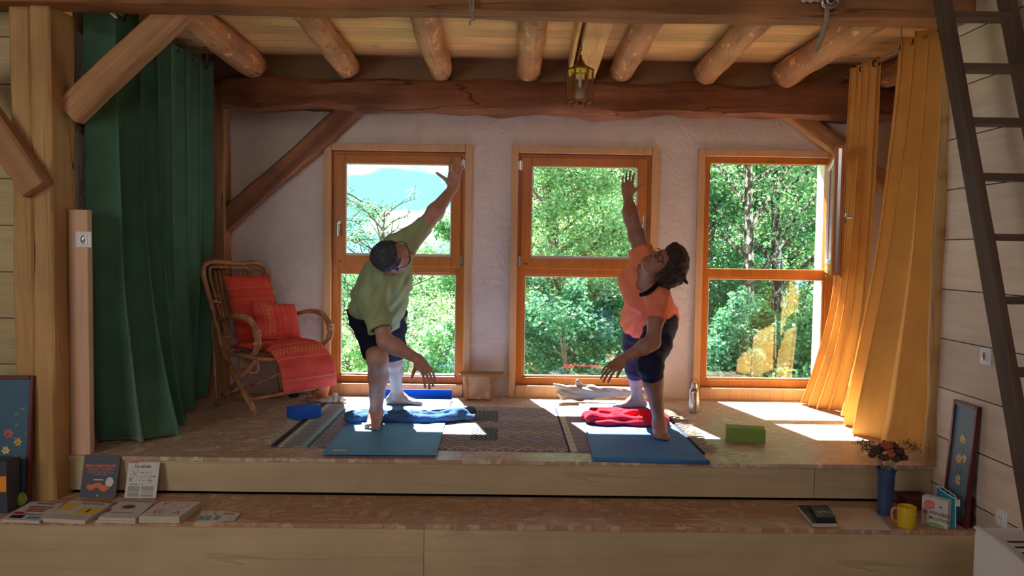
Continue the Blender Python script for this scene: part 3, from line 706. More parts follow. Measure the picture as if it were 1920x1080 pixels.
# pale board with switch beside the post
bl = P(133, 850, 3.88).x; br = P(169, 850, 3.88).x
TM(MB().box((bl, 3.88, 0.0), (br, 3.925, P(150, 393, 3.88).z), bev=0.004).build('upright_board', m_board), 'short pale upright board carrying a white switch, left of the green curtain', 'board')
def switch(name, label, c, n, kind):
    c = Vector(c); n = Vector(n); up = Vector((0,0,1)); s = up.cross(n); R = Matrix((s, up, n)).transposed()
    r = thing(name, label, 'outlet' if kind == 'outlet' else 'switch', c)
    m = MB().box((-0.04,-0.04,0.0005), (0.04,0.04,0.009), R, c, bev=0.004); smooth_angle(m.build('cover_plate', m_white, r))
    if kind == 'switch':
        m = MB().box((-0.022,-0.024,0.009), (0.022,0.024,0.012), R, c, bev=0.002); m.build('inner_plate', m_heater, r)
        m = MB(); m.lathe([(0.012,0.0),(0.012,0.006),(0.004,0.01)], (0,0,0.011), 16); m.v = [R @ Vector((v.x*0.8, v.y*1.7, v.z)) + c for v in m.v]; smooth_angle(m.build('rocker', m_steel, r))
    else:
        m = MB(); m.lathe([(0.026,0.009),(0.024,0.011),(0.020,0.0095)], (0,0,0), 24); m.v = [R @ v + c for v in m.v]; m.build('socket_ring', m_heater, r)
        for dx in (-0.0095, 0.0095):
            m = MB(); m.lathe([(0.003,0.0096),(0.0025,0.0102)], (dx,0,0), 10); m.v = [R @ v + c for v in m.v]; m.build('socket_hole', m_black, r)
    return r
switch('light_switch', 'white light switch on the short pale board left of the green curtain', P(158, 449, 3.8795), (0,-1,0), 'switch')
switch('light_switch', 'white light switch on the right board wall behind the ladder', PX(1850, 668, XR), (-1,0,0), 'switch')
switch('wall_outlet', 'white two-hole power outlet low on the right board wall', PX(1879, 971, XR), (-1,0,0), 'outlet')
# ------------------------------------------------------------------ curtains
def path_at(pts, t):
    pts = [Vector(p) for p in pts]; L = [0]
    for i in range(len(pts)-1): L.append(L[-1]+(pts[i+1]-pts[i]).length)
    d = t*L[-1]
    for i in range(len(pts)-1):
        if d <= L[i+1] or i == len(pts)-2:
            f = (d-L[i])/(L[i+1]-L[i]+1e-9); return pts[i].lerp(pts[i+1], f)
def curtain(name, label, top, bottom, folds, amp0, amp1, mat, seed, eyelets, side=(1,0,0), group=None, flare=2.2, ph0=0.0, fade=0.0, nu=200, nv=70):
    topS, botS = spline(top, 6), spline(bottom, 6); sd = Vector(side)
    root = thing(name, label, 'curtain', (botS[len(botS)//2].x, botS[len(botS)//2].y, 0), group)
    vv = []; ff = []
    for j in range(nv+1):
        v = j/nv
        for i in range(nu+1):
            u = i/nu; a = path_at(topS, u); b = path_at(botS, u)
            w = v**flare
            p = Vector((a.x+(b.x-a.x)*w, a.y+(b.y-a.y)*(0.25*v+0.75*w), a.z+(b.z-a.z)*v))
            uu = u + 0.012*math.sin(7*u+seed)*(0.3+v) + 0.02*nz((u*3, v*1.2, seed), 1.0)*v
            ph = ph0 + 2*math.pi*folds*uu + 0.5*nz((u*2.0, v*1.5, seed+3), 1.3)*v
            s1 = math.sin(ph); f = math.copysign(abs(s1)**0.8, s1)
            amp = (1-fade*u)*(amp0+(amp1-amp0)*v)*(0.75+0.5*nz((u*6, 0.2*v, seed+9), 1.0)+0.2)
            p += sd*(f*amp + 0.02*v*nz((u*9, v*3, seed+20), 1.2))
            tng = (path_at(topS, min(1, u+0.01))-path_at(topS, max(0, u-0.01))).normalized()
            p += tng*(0.35*amp*math.sin(2*ph+0.6))
            p.z += 0.0 if v < 0.97 else 0.004
            vv.append(p)
    for j in range(nv):
        for i in range(nu):
            k = j*(nu+1)+i; ff.append((k, k+1, k+nu+2, k+nu+1))
    o = link('cloth', vv, ff, mat, root, smooth=True)
    so_ = o.modifiers.new('solid', 'SOLIDIFY'); so_.thickness = 0.004; so_.offset = 0
    for u in eyelets:
        c = path_at(topS, u); c = Vector((c.x, c.y, c.z-0.035))
        m = MB(); pts = []
        ax = Vector((0.6, 0.8, 0)).normalized(); s2 = ax.cross(Vector((0,0,1)))
        for k in range(16):
            a = 2*math.pi*k/16; pts.append(c + s2*(0.021*math.cos(a)) + Vector((0,0,1))*(0.021*math.sin(a)))
        m.tube(pts, 0.0045, 6, close=True); m.build('eyelet', m_dark_metal, root, smooth=True)
    return root
curtain('green_curtain', 'long dark green velvet curtain hanging at the left side, beside the rattan chair', [(-2.085, 3.995, 2.335), (-2.07, 5.44, 2.335)],
        [(-2.10, 4.16, 0.006), (-1.98, 4.13, 0.006), (-1.88, 4.20, 0.006), (-1.93, 4.45, 0.006), (-1.99, 4.7, 0.008), (-2.02, 4.9, 0.008), (-2.11, 5.12, 0.01), (-2.12, 5.38, 0.02)], 6.5, 0.060, 0.085, m_green, 2.0, [0.04+0.0769*k for k in range(13)], flare=3.2, ph0=-1.5, fade=0.4)
curtain('yellow_curtain', 'mustard yellow curtain bunched beside the open window, the farther one', [(2.325, 4.90, 2.315), (2.31, 5.26, 2.315)],
        [(2.31, 5.16, 0.006), (2.20, 5.28, 0.006), (2.17, 5.40, 0.006), (2.13, 5.50, 0.006)], 4.5, 0.032, 0.045, m_yellow, 5.0, [0.06, 0.5, 0.94], flare=4.0)
curtain('yellow_curtain', 'wide mustard yellow curtain against the right board wall, the nearer one', [(2.325, 4.14, 2.325), (2.325, 4.62, 2.325)],
        [(2.21, 4.03, 0.006), (2.20, 4.22, 0.006), (2.12, 4.46, 0.006), (2.17, 4.72, 0.006), (2.25, 5.02, 0.006)], 3.5, 0.050, 0.055, m_yellow, 8.0, [0.1, 0.62, 0.92], flare=1.7)
def rod(label, a, b, brackets):
    r = thing('curtain_rod', label, 'curtain rod', Vector(a))
    smooth_angle(MB().tube([a, b], 0.010, 12).build('pole', m_rod, r))
    for t in brackets:
        p = Vector(a).lerp(Vector(b), t); m = MB().tube([p, p+Vector((0,0,0.02)), (p.x, p.y, ZC)], 0.005, 8); m.box((p.x-0.02, p.y-0.02, ZC-0.006), (p.x+0.02, p.y+0.02, ZC)); smooth_angle(m.build('bracket', m_rod, r))
rod('metal curtain rod carrying the green curtain on the left', (-2.085, 3.99, 2.30), (-2.055, 5.48, 2.30), (0.12, 0.93))
rod('metal curtain rod carrying the two yellow curtains on the right', (2.325, 3.98, 2.285), (2.325, 5.5, 2.285), (0.42,))
# ------------------------------------------------------------------ lantern, ropes, strap
LC = P(1089, 82, 4.47); LC.z = 2.262
def lantern():
    c = LC.copy(); r = thing('hanging_lantern', 'small brass and glass lantern hanging from the square joist', 'lantern', c)
    def Z(py): return P(1089, py, 4.47).z
    m = MB(); m.tube([c, c+Vector((0,0,-0.014))], 0.004, 8); pts = []
    for k in range(12):
        a = math.pi*1.6*k/11-0.4; pts.append(c+Vector((0, 0.008*math.cos(a), -0.022+0.010*math.sin(a))))
    m.tube(pts, 0.0022, 6); smooth_angle(m.build('hook', m_brass, r))
    for j in range(2):
        pts = []
        for k in range(14):
            a = 2*math.pi*k/14; q = Vector((0.008*math.cos(a), 0, 0.014*math.sin(a))) if j == 0 else Vector((0, 0.008*math.cos(a), 0.014*math.sin(a)))
            pts.append(c+Vector((0,0,-0.040-0.022*j))+q)
        MB().tube(pts, 0.0022, 6, close=True).build('chain_link', m_brass, r, smooth=True)
    zt, zb = Z(129), Z(191); R = 0.072
    m = MB(); m.lathe([(0.006, Z(103)), (0.010, Z(106)), (0.008, Z(109)), (0.016, Z(113)), (0.026, Z(119)), (0.044, Z(125)), (0.066, Z(129)), (0.079, zt-0.002), (0.079, zt-0.008), (0.070, zt-0.008), (0.05, zt), (0.02, zt+0.02)], (c.x, c.y, 0), 6, cap=False)
    smooth_angle(m.build('roof', m_brass, r), 20)
    m = MB(); m.lathe([(0.070, zt-0.009), (0.070, zt-0.018), (0.058, zt-0.018), (0.058, zt-0.009), (0.04, zt-0.003), (0.005, zt+0.008)], (c.x, c.y, 0), 24, cap=False); smooth_angle(m.build('inner_reflector', m_brass_in, r))
    for k in range(6):
        a = math.pi/3*k; x, y = c.x+R*math.cos(a), c.y+R*math.sin(a)
        m = MB().tube([(x, y, zt-0.006), (x, y, zb)], 0.0052, 6); m.lathe([(0.002, -0.020), (0.006, -0.014), (0.003, -0.006), (0.006, 0.0)], (x, y, zb), 8); smooth_angle(m.build('bar', m_brass, r))
        a2 = a+math.pi/3; x2, y2 = c.x+R*math.cos(a2), c.y+R*math.sin(a2)
        MB().quad((x, y, zt-0.01), (x2, y2, zt-0.01), (x2, y2, zb+0.004), (x, y, zb+0.004)).build('glass_pane', m_glass, r)
    m = MB()
    ring = [(c.x+R*math.cos(math.pi/3*k), c.y+R*math.sin(math.pi/3*k), zb) for k in range(6)]; m.tube(ring, 0.0055, 6, close=True)
    m.tube([ring[0], ring[3]], 0.003, 6); m.tube([ring[1], ring[4]], 0.003, 6); m.tube([ring[2], ring[5]], 0.003, 6); m.lathe([(0.012, -0.02), (0.012, 0.004)], (c.x, c.y, zb), 10); m.build('bottom_ring', m_brass, r)
    m = MB().lathe([(0.008, zb+0.085), (0.008, zt)], (c.x, c.y, 0), 12); m.build('lamp_holder', m_cream, r, smooth=False)
    m = MB().lathe([(0.006, zb+0.086), (0.012, zb+0.07), (0.020, zb+0.045), (0.020, zb+0.032), (0.012, zb+0.02), (0.002, zb+0.016)], (c.x, c.y, 0), 16); m.build('bulb', m_glass, r, smooth=True)
lantern()
def rope(name, label, cat, pts, rad, mat, n=8):
    o = MB().tube(spline(pts, 6), rad, n).build(name, mat, smooth=True); tag(o, label, cat); return o
yb = 3.655
r = thing('knotted_cord', 'frayed grey cord knotted round the front beam, left of centre', 'cord', P(883, 45, yb))
MB().tube(spline([P(880, -12, yb), P(881, 5, yb-0.005), P(884, 22, yb-0.01), P(886, 36, yb-0.004)], 6), 0.009, 8, sq=(0.5,1.2)).build('strap', m_rope, r, smooth=True)
MB().tube(spline([P(887, -12, yb), P(888, 8, yb-0.012), P(886, 25, yb-0.012), P(889, 38, yb-0.006), P(884, 34, yb-0.014), P(880, 47, yb-0.008)], 6), 0.005, 8).build('cord', m_rope, r, smooth=True)
r = thing('hanging_strap', 'grey strap hanging from a metal shackle on the front beam, right of centre', 'strap', P(1530, 95, yb))
MB().tube(spline([P(1551, 14, yb-0.01), P(1549, 40, yb-0.012), P(1542, 65, yb-0.008), P(1532, 88, yb), P(1527, 95, yb)], 6), 0.010, 8, sq=(0.35,1.2), up=(0,1,0)).build('strap', m_rope, r, smooth=True)
m = MB(); cc = P(1556, 4, yb-0.02)
m.tube([cc+Vector((0.036*math.cos(a), 0, 0.024*math.sin(a))) for a in [2*math.pi*k/18 for k in range(18)]], 0.008, 8, close=True)
m.tube([cc+Vector((0.018*math.cos(a), -0.012, 0.018*math.sin(a)+0.006)) for a in [2*math.pi*k/14 for k in range(14)]], 0.006, 8, close=True); m.build('shackle', m_steel, r, smooth=True)
o = field_obj('rag', (lambda f: (f.ell(P(1522, -2, yb-0.01), (0.028,0.016,0.016), k=0.01), f.ell(P(1508, 0, yb-0.01), (0.016,0.010,0.012), k=0.01), f.ell(P(1535, -4, yb-0.01), (0.016,0.012,0.018), k=0.01), f.warp(lambda X,Y,Z: 0.003*np.sin(X*180)*np.cos(Z*240)), f)[-1])(Field(np.array(P(1522,0,yb))-0.09, np.array(P(1522,0,yb))+0.09, 0.004)), m_cloth)
tag(o, 'small scrap of white cloth on the front beam, left of the metal shackle', 'rag')
rope('white_cord', 'white cord hanging at the top left beside the green curtain', 'cord', [P(176, -14, 3.86), P(186, 6, 3.90), P(205, 22, 3.98), P(218, 32, 4.06), (-2.08, 4.10, 2.312)], 0.006, m_white)
# ------------------------------------------------------------------ ladder
def ladder():
    a0 = Vector((0, 3.42, 2.28)); a1 = Vector((0, 2.46, -0.46)); d = (a1-a0).normalized()
    X1, X2 = 1.875, 2.155
    r = thing('loft_ladder', 'dark wooden ladder with flat treads leaning at the right edge', 'ladder', (2.0, a1.y, -0.46))
    nrm = d.cross(Vector((1,0,0))).normalized()
    ORG[r.name] = Vector(r.location)
    for X in (X1, X2):
        timber('rail', (X, a1.y, a1.z+0.02), (X, a0.y, a0.z), 0.034, 0.085, m_ladder, up=(0,-1,0.35), wob=0.001, seed=X, bev=0.004, parent=r)
    for k, py in enumerate((32, 128, 228, 332, 445, 562)):
        # tread at the height seen along the left rail
        best = None
        for t in np.linspace(0, 2.9, 600):
            p = a0+d*t; u = (Vector((X1, p.y, p.z))-CAM); q = 540-(u.dot(UP)/u.dot(FWD))*F_PX
            if best is None or abs(q-py) < best[0]: best = (abs(q-py), p)
        p = best[1]
        MB().box((X1+0.012, p.y-0.045, p.z-0.013), (X2-0.012, p.y+0.045, p.z+0.013), bev=0.003).build('tread', m_ladder, r)
    p0 = p; step = 0.262
    k = 1
    while p0.z-step*k > -0.3:
        q = a0+d*((p0.z-step*k-a0.z)/d.z); MB().box((X1+0.012, q.y-0.045, q.z-0.013), (X2-0.012, q.y+0.045, q.z+0.013), bev=0.003).build('tread', m_ladder, r); k += 1
ladder()
# ------------------------------------------------------------------ heater, bottom right
hz = -0.005
r = thing('electric_heater', 'white enamelled electric heater with curved top, bottom right corner', 'heater', (2.03, 2.86, -0.46))
prof = [(3.03, -0.44), (3.03, hz-0.035)]+[(3.03-0.42*math.sin(math.pi/2*i/14)-0.01, hz-0.008-0.10*(1-math.cos(math.pi/2*i/14))) for i in range(15)]+[(2.595, hz-0.13), (2.595, -0.44)]
def extr(name, pr, x0, x1, mat_, parent):
    K = len(pr); v = [(x0, y, z) for y, z in pr]+[(x1, y, z) for y, z in pr]; f = [tuple(range(K)), tuple(range(2*K-1, K-1, -1))]+[(i, K+i, K+(i+1)%K, (i+1)%K) for i in range(K)]
    o = link(name, v, f, mat_, parent); md = o.modifiers.new('bev', 'BEVEL'); md.width = 0.006; md.segments = 3; md.limit_method = 'ANGLE'; md.angle_limit = math.radians(50); return smooth_angle(o, 40)
extr('casing', prof, 1.895, 2.17, m_heater, r)
tp_ = prof[2:17]; extr('top_rim', [(y, z+0.006) for y, z in tp_]+[(y, z-0.004) for y, z in tp_[::-1]], 1.885, 1.905, m_white, r)
for k in range(8):
    y0_, z0_ = tp_[3+k][0], tp_[3+k][1]; MB().box((1.93, y0_-0.006, z0_-0.001), (2.13, y0_+0.006, z0_+0.002)).build('grille_slot', m_black, r)
for sx in (1.93, 2.13):
    for sy in (2.66, 2.98): MB().box((sx-0.02, sy-0.02, -0.46), (sx+0.02, sy+0.02, -0.438)).build('foot', m_black, r)
# ------------------------------------------------------------------ rug and mats
def flat_uv(name, corners, z0, th, mat, parent=None, nx=60, ny=30, wav=0.0, curl=None, org=None):
    """slab over a quad (front-left, front-right, back-right, back-left) with uv"""
    c = [Vector((p[0], p[1], 0)) for p in corners]; vv = []; ff = []
    for s in (1, 0):
        for j in range(ny+1):
            for i in range(nx+1):
                u, v = i/nx, j/ny
                p = c[0].lerp(c[1], u).lerp(c[3].lerp(c[2], u), v)
                p.z = z0 + th*s + (wav*max(0, nz((p.x*3, p.y*3, 0.3), 1.0)) if wav else 0)
                if curl: p = curl(p, u, v, s)
                vv.append(p)
    N = (nx+1)*(ny+1)
    for j in range(ny):
        for i in range(nx):
            k = j*(nx+1)+i; ff.append((k, k+1, k+nx+2, k+nx+1)); ff.append((N+k, N+k+nx+1, N+k+nx+2, N+k+1))
    ring = [i for i in range(nx+1)]+[j*(nx+1)+nx for j in range(1, ny+1)]+[ny*(nx+1)+i for i in range(nx-1, -1, -1)]+[j*(nx+1) for j in range(ny-1, 0, -1)]
    for a, b in zip(ring, ring[1:]+ring[:1]): ff.append((b, a, N+a, N+b))
    o = link(name, vv, ff, mat, parent, smooth=True, org=org); smooth_angle(o, 50)
    uvl = o.data.uv_layers.new(name='UVMap')
    for lp in o.data.loops:
        k = lp.vertex_index % N; uvl.data[lp.index].uv = ((k % (nx+1))/nx, (k//(nx+1))/ny)
    return o
def mk_rug():
    n = NT('woven_rug'); v = n.coord('UV'); x = n.xyz(v); u, w = x[0], x[1]
    L, Wd = 2.32, 1.14
    S = lambda *c: srgb(*c)
    navy, cream, rose, teal, ylw, gry = S(56,62,84), S(206,196,178), S(190,112,108), S(124,172,188), S(206,194,144), S(152,140,146)
    edge = n.ramp(u, [(0.0, navy), (0.013, rose), (0.019, ylw), (0.025, teal), (0.034, gry), (0.064, navy), (0.066, teal), (0.073, ylw), (0.078, teal), (0.084, navy), (0.088, gry)], 'CONSTANT')
    edge2 = n.ramp(n.math('SUBTRACT', 1.0, u), [(0.0, navy), (0.014, rose), (0.021, ylw), (0.028, gry), (0.285, gry), (0.29, cream), (0.306, navy), (0.314, gry)], 'CONSTANT')
    half = n.math('GREATER_THAN', u, 0.5); border = n.mix(half, edge, edge2)
    # centre field: rows of stepped zigzags running along the length
    q = n.math('SNAP', n.math('MULTIPLY', u, L), 0.008); z = n.math('PINGPONG', q, 0.048)
    r = n.math('FRACT', n.math('MULTIPLY', n.math('ADD', n.math('MULTIPLY', w, Wd), n.math('MULTIPLY', z, 0.55)), 24.0))
    zz = n.math('LESS_THAN', r, 0.42)
    bandw = n.math('FRACT', n.math('MULTIPLY', w, 6.0)); bm_ = n.math('LESS_THAN', bandw, 0.5)
    z2 = n.math('PINGPONG', n.math('MULTIPLY', u, L), 0.06); r2 = n.math('ABSOLUTE', n.math('SUBTRACT', n.math('PINGPONG', n.math('MULTIPLY', w, Wd), 0.095), n.math('MULTIPLY', z2, 1.0)))
    dm = n.math('LESS_THAN', n.math('FRACT', n.math('MULTIPLY', r2, 30.0)), 0.4)
    pat = n.mix(bm_, zz, dm)
    rowc = n.ramp(n.math('FRACT', n.math('MULTIPLY', w, 3.0)), [(0.0, S(206,196,172)), (0.25, S(196,172,172)), (0.5, S(176,178,194)), (0.75, S(208,200,180))], 'CONSTANT')
    fieldc = n.mix(n.math('MULTIPLY', pat, 0.75), S(132,114,126), rowc)
    # dark checked blocks in the middle
    for cu, cv in ((0.49, 0.74), (0.49, 0.31)):
        mm = n.math('MULTIPLY', n.math('LESS_THAN', n.math('ABSOLUTE', n.math('SUBTRACT', u, cu)), 0.033), n.math('LESS_THAN', n.math('ABSOLUTE', n.math('SUBTRACT', w, cv)), 0.14))
        ck = n.math('LESS_THAN', n.math('FRACT', n.math('MULTIPLY', n.math('ADD', n.math('MULTIPLY', u, L), n.math('MULTIPLY', n.math('PINGPONG', n.math('MULTIPLY', w, Wd), 0.03), 0.8)), 36.0)), 0.4)
        fieldc = n.mix(mm, fieldc, n.mix(ck, S(66,66,82), S(140,148,128)))
    inner = n.math('MULTIPLY', n.math('GREATER_THAN', u, 0.125), n.math('LESS_THAN', u, 0.686))
    # thin lines across the grey border bands
    ln = n.math('LESS_THAN', n.math('FRACT', n.math('ADD', n.math('MULTIPLY', w, 12.0), n.math('MULTIPLY', n.math('PINGPONG', u, 0.02), 10.0))), 0.13)
    isg = n.math('GREATER_THAN', n.math('FRACT', n.math('MULTIPLY', u, 8.0)), -1.0)
    bord = n.mix(n.math('MULTIPLY', ln, 0.35), border, navy)
    col = n.mix(inner, bord, fieldc)
    h = n.noise(n.coord(), 260, 2)
    return n.done(n.bsdf(col, 0.95, n.bump(h, 0.5, 0.003), spec=0.1))
m_rug = mk_rug()
RX0, RX1, RY0, RY1 = -1.235, 1.075, 4.07, 5.22
rug = thing('kilim_rug', 'long flat-woven zigzag rug with striped borders and fringes, under both yoga mats', 'rug', ((RX0+RX1)/2, (RY0+RY1)/2, 0))
flat_uv('rug_cloth', [(RX0, RY0+0.02), (RX1, RY0-0.03), (RX1-0.0, RY1-0.06), (RX0, RY1)], 0.001, 0.006, m_rug, rug, 120, 40, wav=0.003)
def fringe(x, y0, y1, sgn, cnt, ln):
    for k in range(cnt):
        y = y0+(y1-y0)*(k+0.5)/cnt; pts = []; a = random.uniform(-0.7, 0.7); l = ln*random.uniform(0.6, 1.2)
        for j in range(5):
            t = j/4; pts.append((x+sgn*(l*t), y+math.sin(a+t*2.4)*0.018*t+a*0.03*t, 0.006+0.005*abs(math.sin(t*4+k))))
        MB().tube(pts, [0.0045, 0.005, 0.0045, 0.004, 0.002], 5).build('tassel', m_fringe, rug, smooth=True)
fringe(RX0+0.005, RY0+0.03, RY1-0.02, -1, 44, 0.085)
fringe(RX1-0.005, RY0, RY1-0.08, 1, 40, 0.09)
def mat(label, fl, fr, br, bl_, m1, mode):
    r = thing('yoga_mat', label, 'yoga mat', ((fl[0]+fr[0])/2, (fl[1]+bl_[1])/2, 0.0), 'blue yoga mats')
    def curl(p, u, v, s):
        if mode == 'roll' and v < 0.012: p.z += 0.004*s
        return p
    flat_uv('mat_sheet', [fl, fr, br, bl_], 0.0115, 0.0055, m1, r, 24, 60, curl=curl)
    if mode == 'back':      # far end curls up, showing its saturated underside
        y = (bl_[1]+br[1])/2; m = MB(); vv = []; ff = []; K = 8
        for i, x in enumerate((bl_[0]+0.0, br[0])):
            for k in range(K+1):
                a = math.pi*0.62*k/K; vv.append((x, y+0.0+0.045*math.sin(a), 0.012+0.045*(1-math.cos(a))))
        for k in range(K): ff.append((k, k+1, K+1+k+1, K+1+k))
        o = link('curled_end', vv, ff, m_matunder, r, smooth=True); md = o.modifiers.new('s', 'SOLIDIFY'); md.thickness = 0.006; md.offset = 1; o['label'] = 'saturated blue curled-up end'
        MB().box((fl[0]+0.045, fl[1]+0.05, 0.0172), (fl[0]+0.115, fl[1]+0.075, 0.0178)).build('logo_mark', m_cream, r)
    else:
        o = MB().tube([(fl[0], fl[1]+0.004, 0.0135), (fr[0], fr[1]+0.004, 0.0135)], 0.0125, 10, sq=(0.9,1.2)).build('rolled_edge', m_mat2, r, smooth=True)
    return r
def fz(px, py, z=0.017): p = PZ(px, py, z); return (p.x, p.y)
mat('blue yoga mat with a bright curled far end, under the man in green', fz(603, 850), fz(818, 852), fz(847, 748), (fz(847, 748)[0]-0.585, fz(718, 748)[1]), m_mat, 'back')
q = fz(1085, 756); mat('blue yoga mat with rolled front edge, under the woman in orange', fz(1112, 860), fz(1331, 866), (q[0]+0.515, q[1]-0.02), q, m_mat2, 'front')
# ------------------------------------------------------------------ blocks
def block(label, c0, ang, L, Wd, H, mat, z):
    c = Vector((c0[0], c0[1], z)); R = Matrix.Rotation(ang, 3, 'Z')
    o = MB().box((0, 0, 0), (L, Wd, H), R, c, bev=0.006).build('yoga_block', mat); smooth_angle(o); tag(o, label, 'yoga block')
p = PZ(557, 793, 0.0); block('bright blue foam yoga block on the left end of the rug', p, math.radians(47), 0.175, 0.125, 0.072, m_blue_block, 0.012)
p = PZ(1360, 828, 0.0); block('olive green foam yoga block on the bare board floor at the right', p, math.radians(-14), 0.218, 0.12, 0.078, m_green_block, 0.0)
# ------------------------------------------------------------------ towels
def towel_blue():
    pts = [PZ(655, 789, 0.03), PZ(690, 785, 0.03), PZ(740, 787, 0.03), PZ(790, 788, 0.03), PZ(835, 786, 0.03), PZ(866, 782, 0.03)]
    lo = np.array([min(p.x for p in pts)-0.12, min(p.y for p in pts)-0.16, -0.0]); hi = np.array([max(p.x for p in pts)+0.12, max(p.y for p in pts)+0.26, 0.12])
    f = Field(lo, hi, 0.006); sp = spline(pts, 4)
    for i in range(len(sp)-1):
        a, b = sp[i], sp[i+1]; t = i/(len(sp)-1); q = 0.3+0.7*math.sin(math.pi*min(1, t*1.15+0.1))
        f.ecap((a.x, a.y+0.11, 0.026), (b.x, b.y+0.11, 0.026), 0.12, 0.12, 0.020, 0.020, (0,1,0), k=0.02)
        f.ecap((a.x, a.y+0.012, 0.034), (b.x, b.y+0.012, 0.034), 0.035, 0.035, 0.026, 0.026, (0,1,0), k=0.006)
        f.cap((a.x, a.y+0.10, 0.045), (b.x, b.y+0.13, 0.042), 0.018, 0.018, k=0.012)
    e = pts[-1]; s = pts[0]
    f.ell((e.x-0.01, e.y+0.02, 0.05), (0.06, 0.045, 0.036), k=0.015); f.ell((e.x+0.05, e.y-0.01, 0.03), (0.05, 0.03, 0.022), k=0.01); f.ell((e.x+0.03, e.y+0.11, 0.045), (0.055, 0.04, 0.03), k=0.01)
    f.ell((e.x-0.07, e.y+0.015, 0.055), (0.04, 0.03, 0.022), k=0.01); f.ell((s.x+0.02, s.y+0.01, 0.045), (0.05, 0.04, 0.03), k=0.012)
    f.warp(lambda X, Y, Z: 0.004*np.sin(X*26+Y*40+2*np.sin(Y*30)) + 0.003*np.sin(X*70-Y*55)*np.cos(Z*60) + 0.0015*np.sin(X*300)*np.sin(Y*280+Z*200))
    f.plane_cut((0,0,0.018), (0,0,-1))
    tag(field_obj('towel', f, m_towelb, smooth_iter=1), 'navy blue towel rolled across the left yoga mat', 'towel')
def towel_red():
    A = PZ(1102, 797, 0.02); B = PZ(1250, 800, 0.02); C = PZ(1115, 772, 0.03); D = PZ(1235, 772, 0.03)
    lo = np.array([A.x-0.08, A.y-0.08, 0.0]); hi = np.array([B.x+0.1, C.y+0.12, 0.14]); f = Field(lo, hi, 0.006)
    mid = lambda a, b, t: Vector(a).lerp(Vector(b), t)
    f.ecap((A.x+0.09, (A.y+C.y)/2+0.01, 0.045), (B.x-0.05, (A.y+C.y)/2+0.01, 0.042), 0.15, 0.15, 0.028, 0.026, (0,1,0), k=0.02)
    def fold(x0, y0, z0, x1, y1, z1, r): f.ecap((x0,y0,z0), (x1,y1,z1), r*1.7, r*1.6, r, r*0.9, (0,1,0.1), k=0.006)
    y = A.y
    fold(A.x+0.05, y+0.015, 0.036, B.x-0.03, y-0.0, 0.034, 0.017)
    fold(A.x+0.03, y+0.05, 0.062, B.x-0.10, y+0.03, 0.052, 0.018)
    fold(A.x+0.08, y+0.10, 0.080, B.x-0.16, y+0.15, 0.074, 0.016)
    fold(A.x+0.10, y+0.17, 0.076, B.x-0.04, y+0.13, 0.068, 0.018)
    fold(A.x+0.05, y+0.24, 0.060, B.x-0.02, y+0.22, 0.055, 0.018)
    fold(A.x+0.16, y+0.06, 0.074, B.x-0.14, y+0.14, 0.080, 0.012)
    f.ell((A.x+0.03, y+0.12, 0.045), (0.05, 0.09, 0.030), k=0.02); f.ell((B.x-0.01, y+0.09, 0.045), (0.045, 0.09, 0.030), k=0.02)
    f.warp(lambda X, Y, Z: 0.0045*np.sin(Y*62+X*7+1.5*np.sin(X*17)) + 0.003*np.sin(X*34-Y*50) + 0.0014*np.sin(X*310)*np.sin(Y*290+Z*210))
    f.plane_cut((0,0,0.0175), (0,0,-1))
    tag(field_obj('towel', f, m_towelr, smooth_iter=1), 'crumpled red towel on the right yoga mat, behind the woman\'s front leg', 'towel')
towel_blue(); towel_red()
# white cloth (a folded cap-like rag) near the chair
p = PZ(622, 750, 0.02); f = Field(np.array(p)-np.array((0.15,0.12,0.03)), np.array(p)+np.array((0.17,0.12,0.1)), 0.005)
f.ell((p.x-0.02, p.y-0.01, 0.018), (0.075,0.05,0.014), k=0.01)
for k in range(9):
    a = k*0.7; f.cap((p.x-0.03+0.012*k, p.y-0.02+0.01*math.sin(a*3), 0.03), (p.x+0.02+0.008*math.cos(a), p.y+0.03, 0.05+0.012*math.sin(a*2)), 0.011, 0.008, k=0.004)
f.ell((p.x+0.06, p.y+0.01, 0.022), (0.04,0.035,0.018), k=0.006); f.warp(lambda X,Y,Z: 0.003*np.sin(X*150+Y*60)); f.plane_cut((0,0,0.001), (0,0,-1))
tag(field_obj('crumpled_cloth', f, m_cloth, smooth_iter=1), 'small crumpled grey-white cloth on the floor beside the rattan chair', 'cloth')
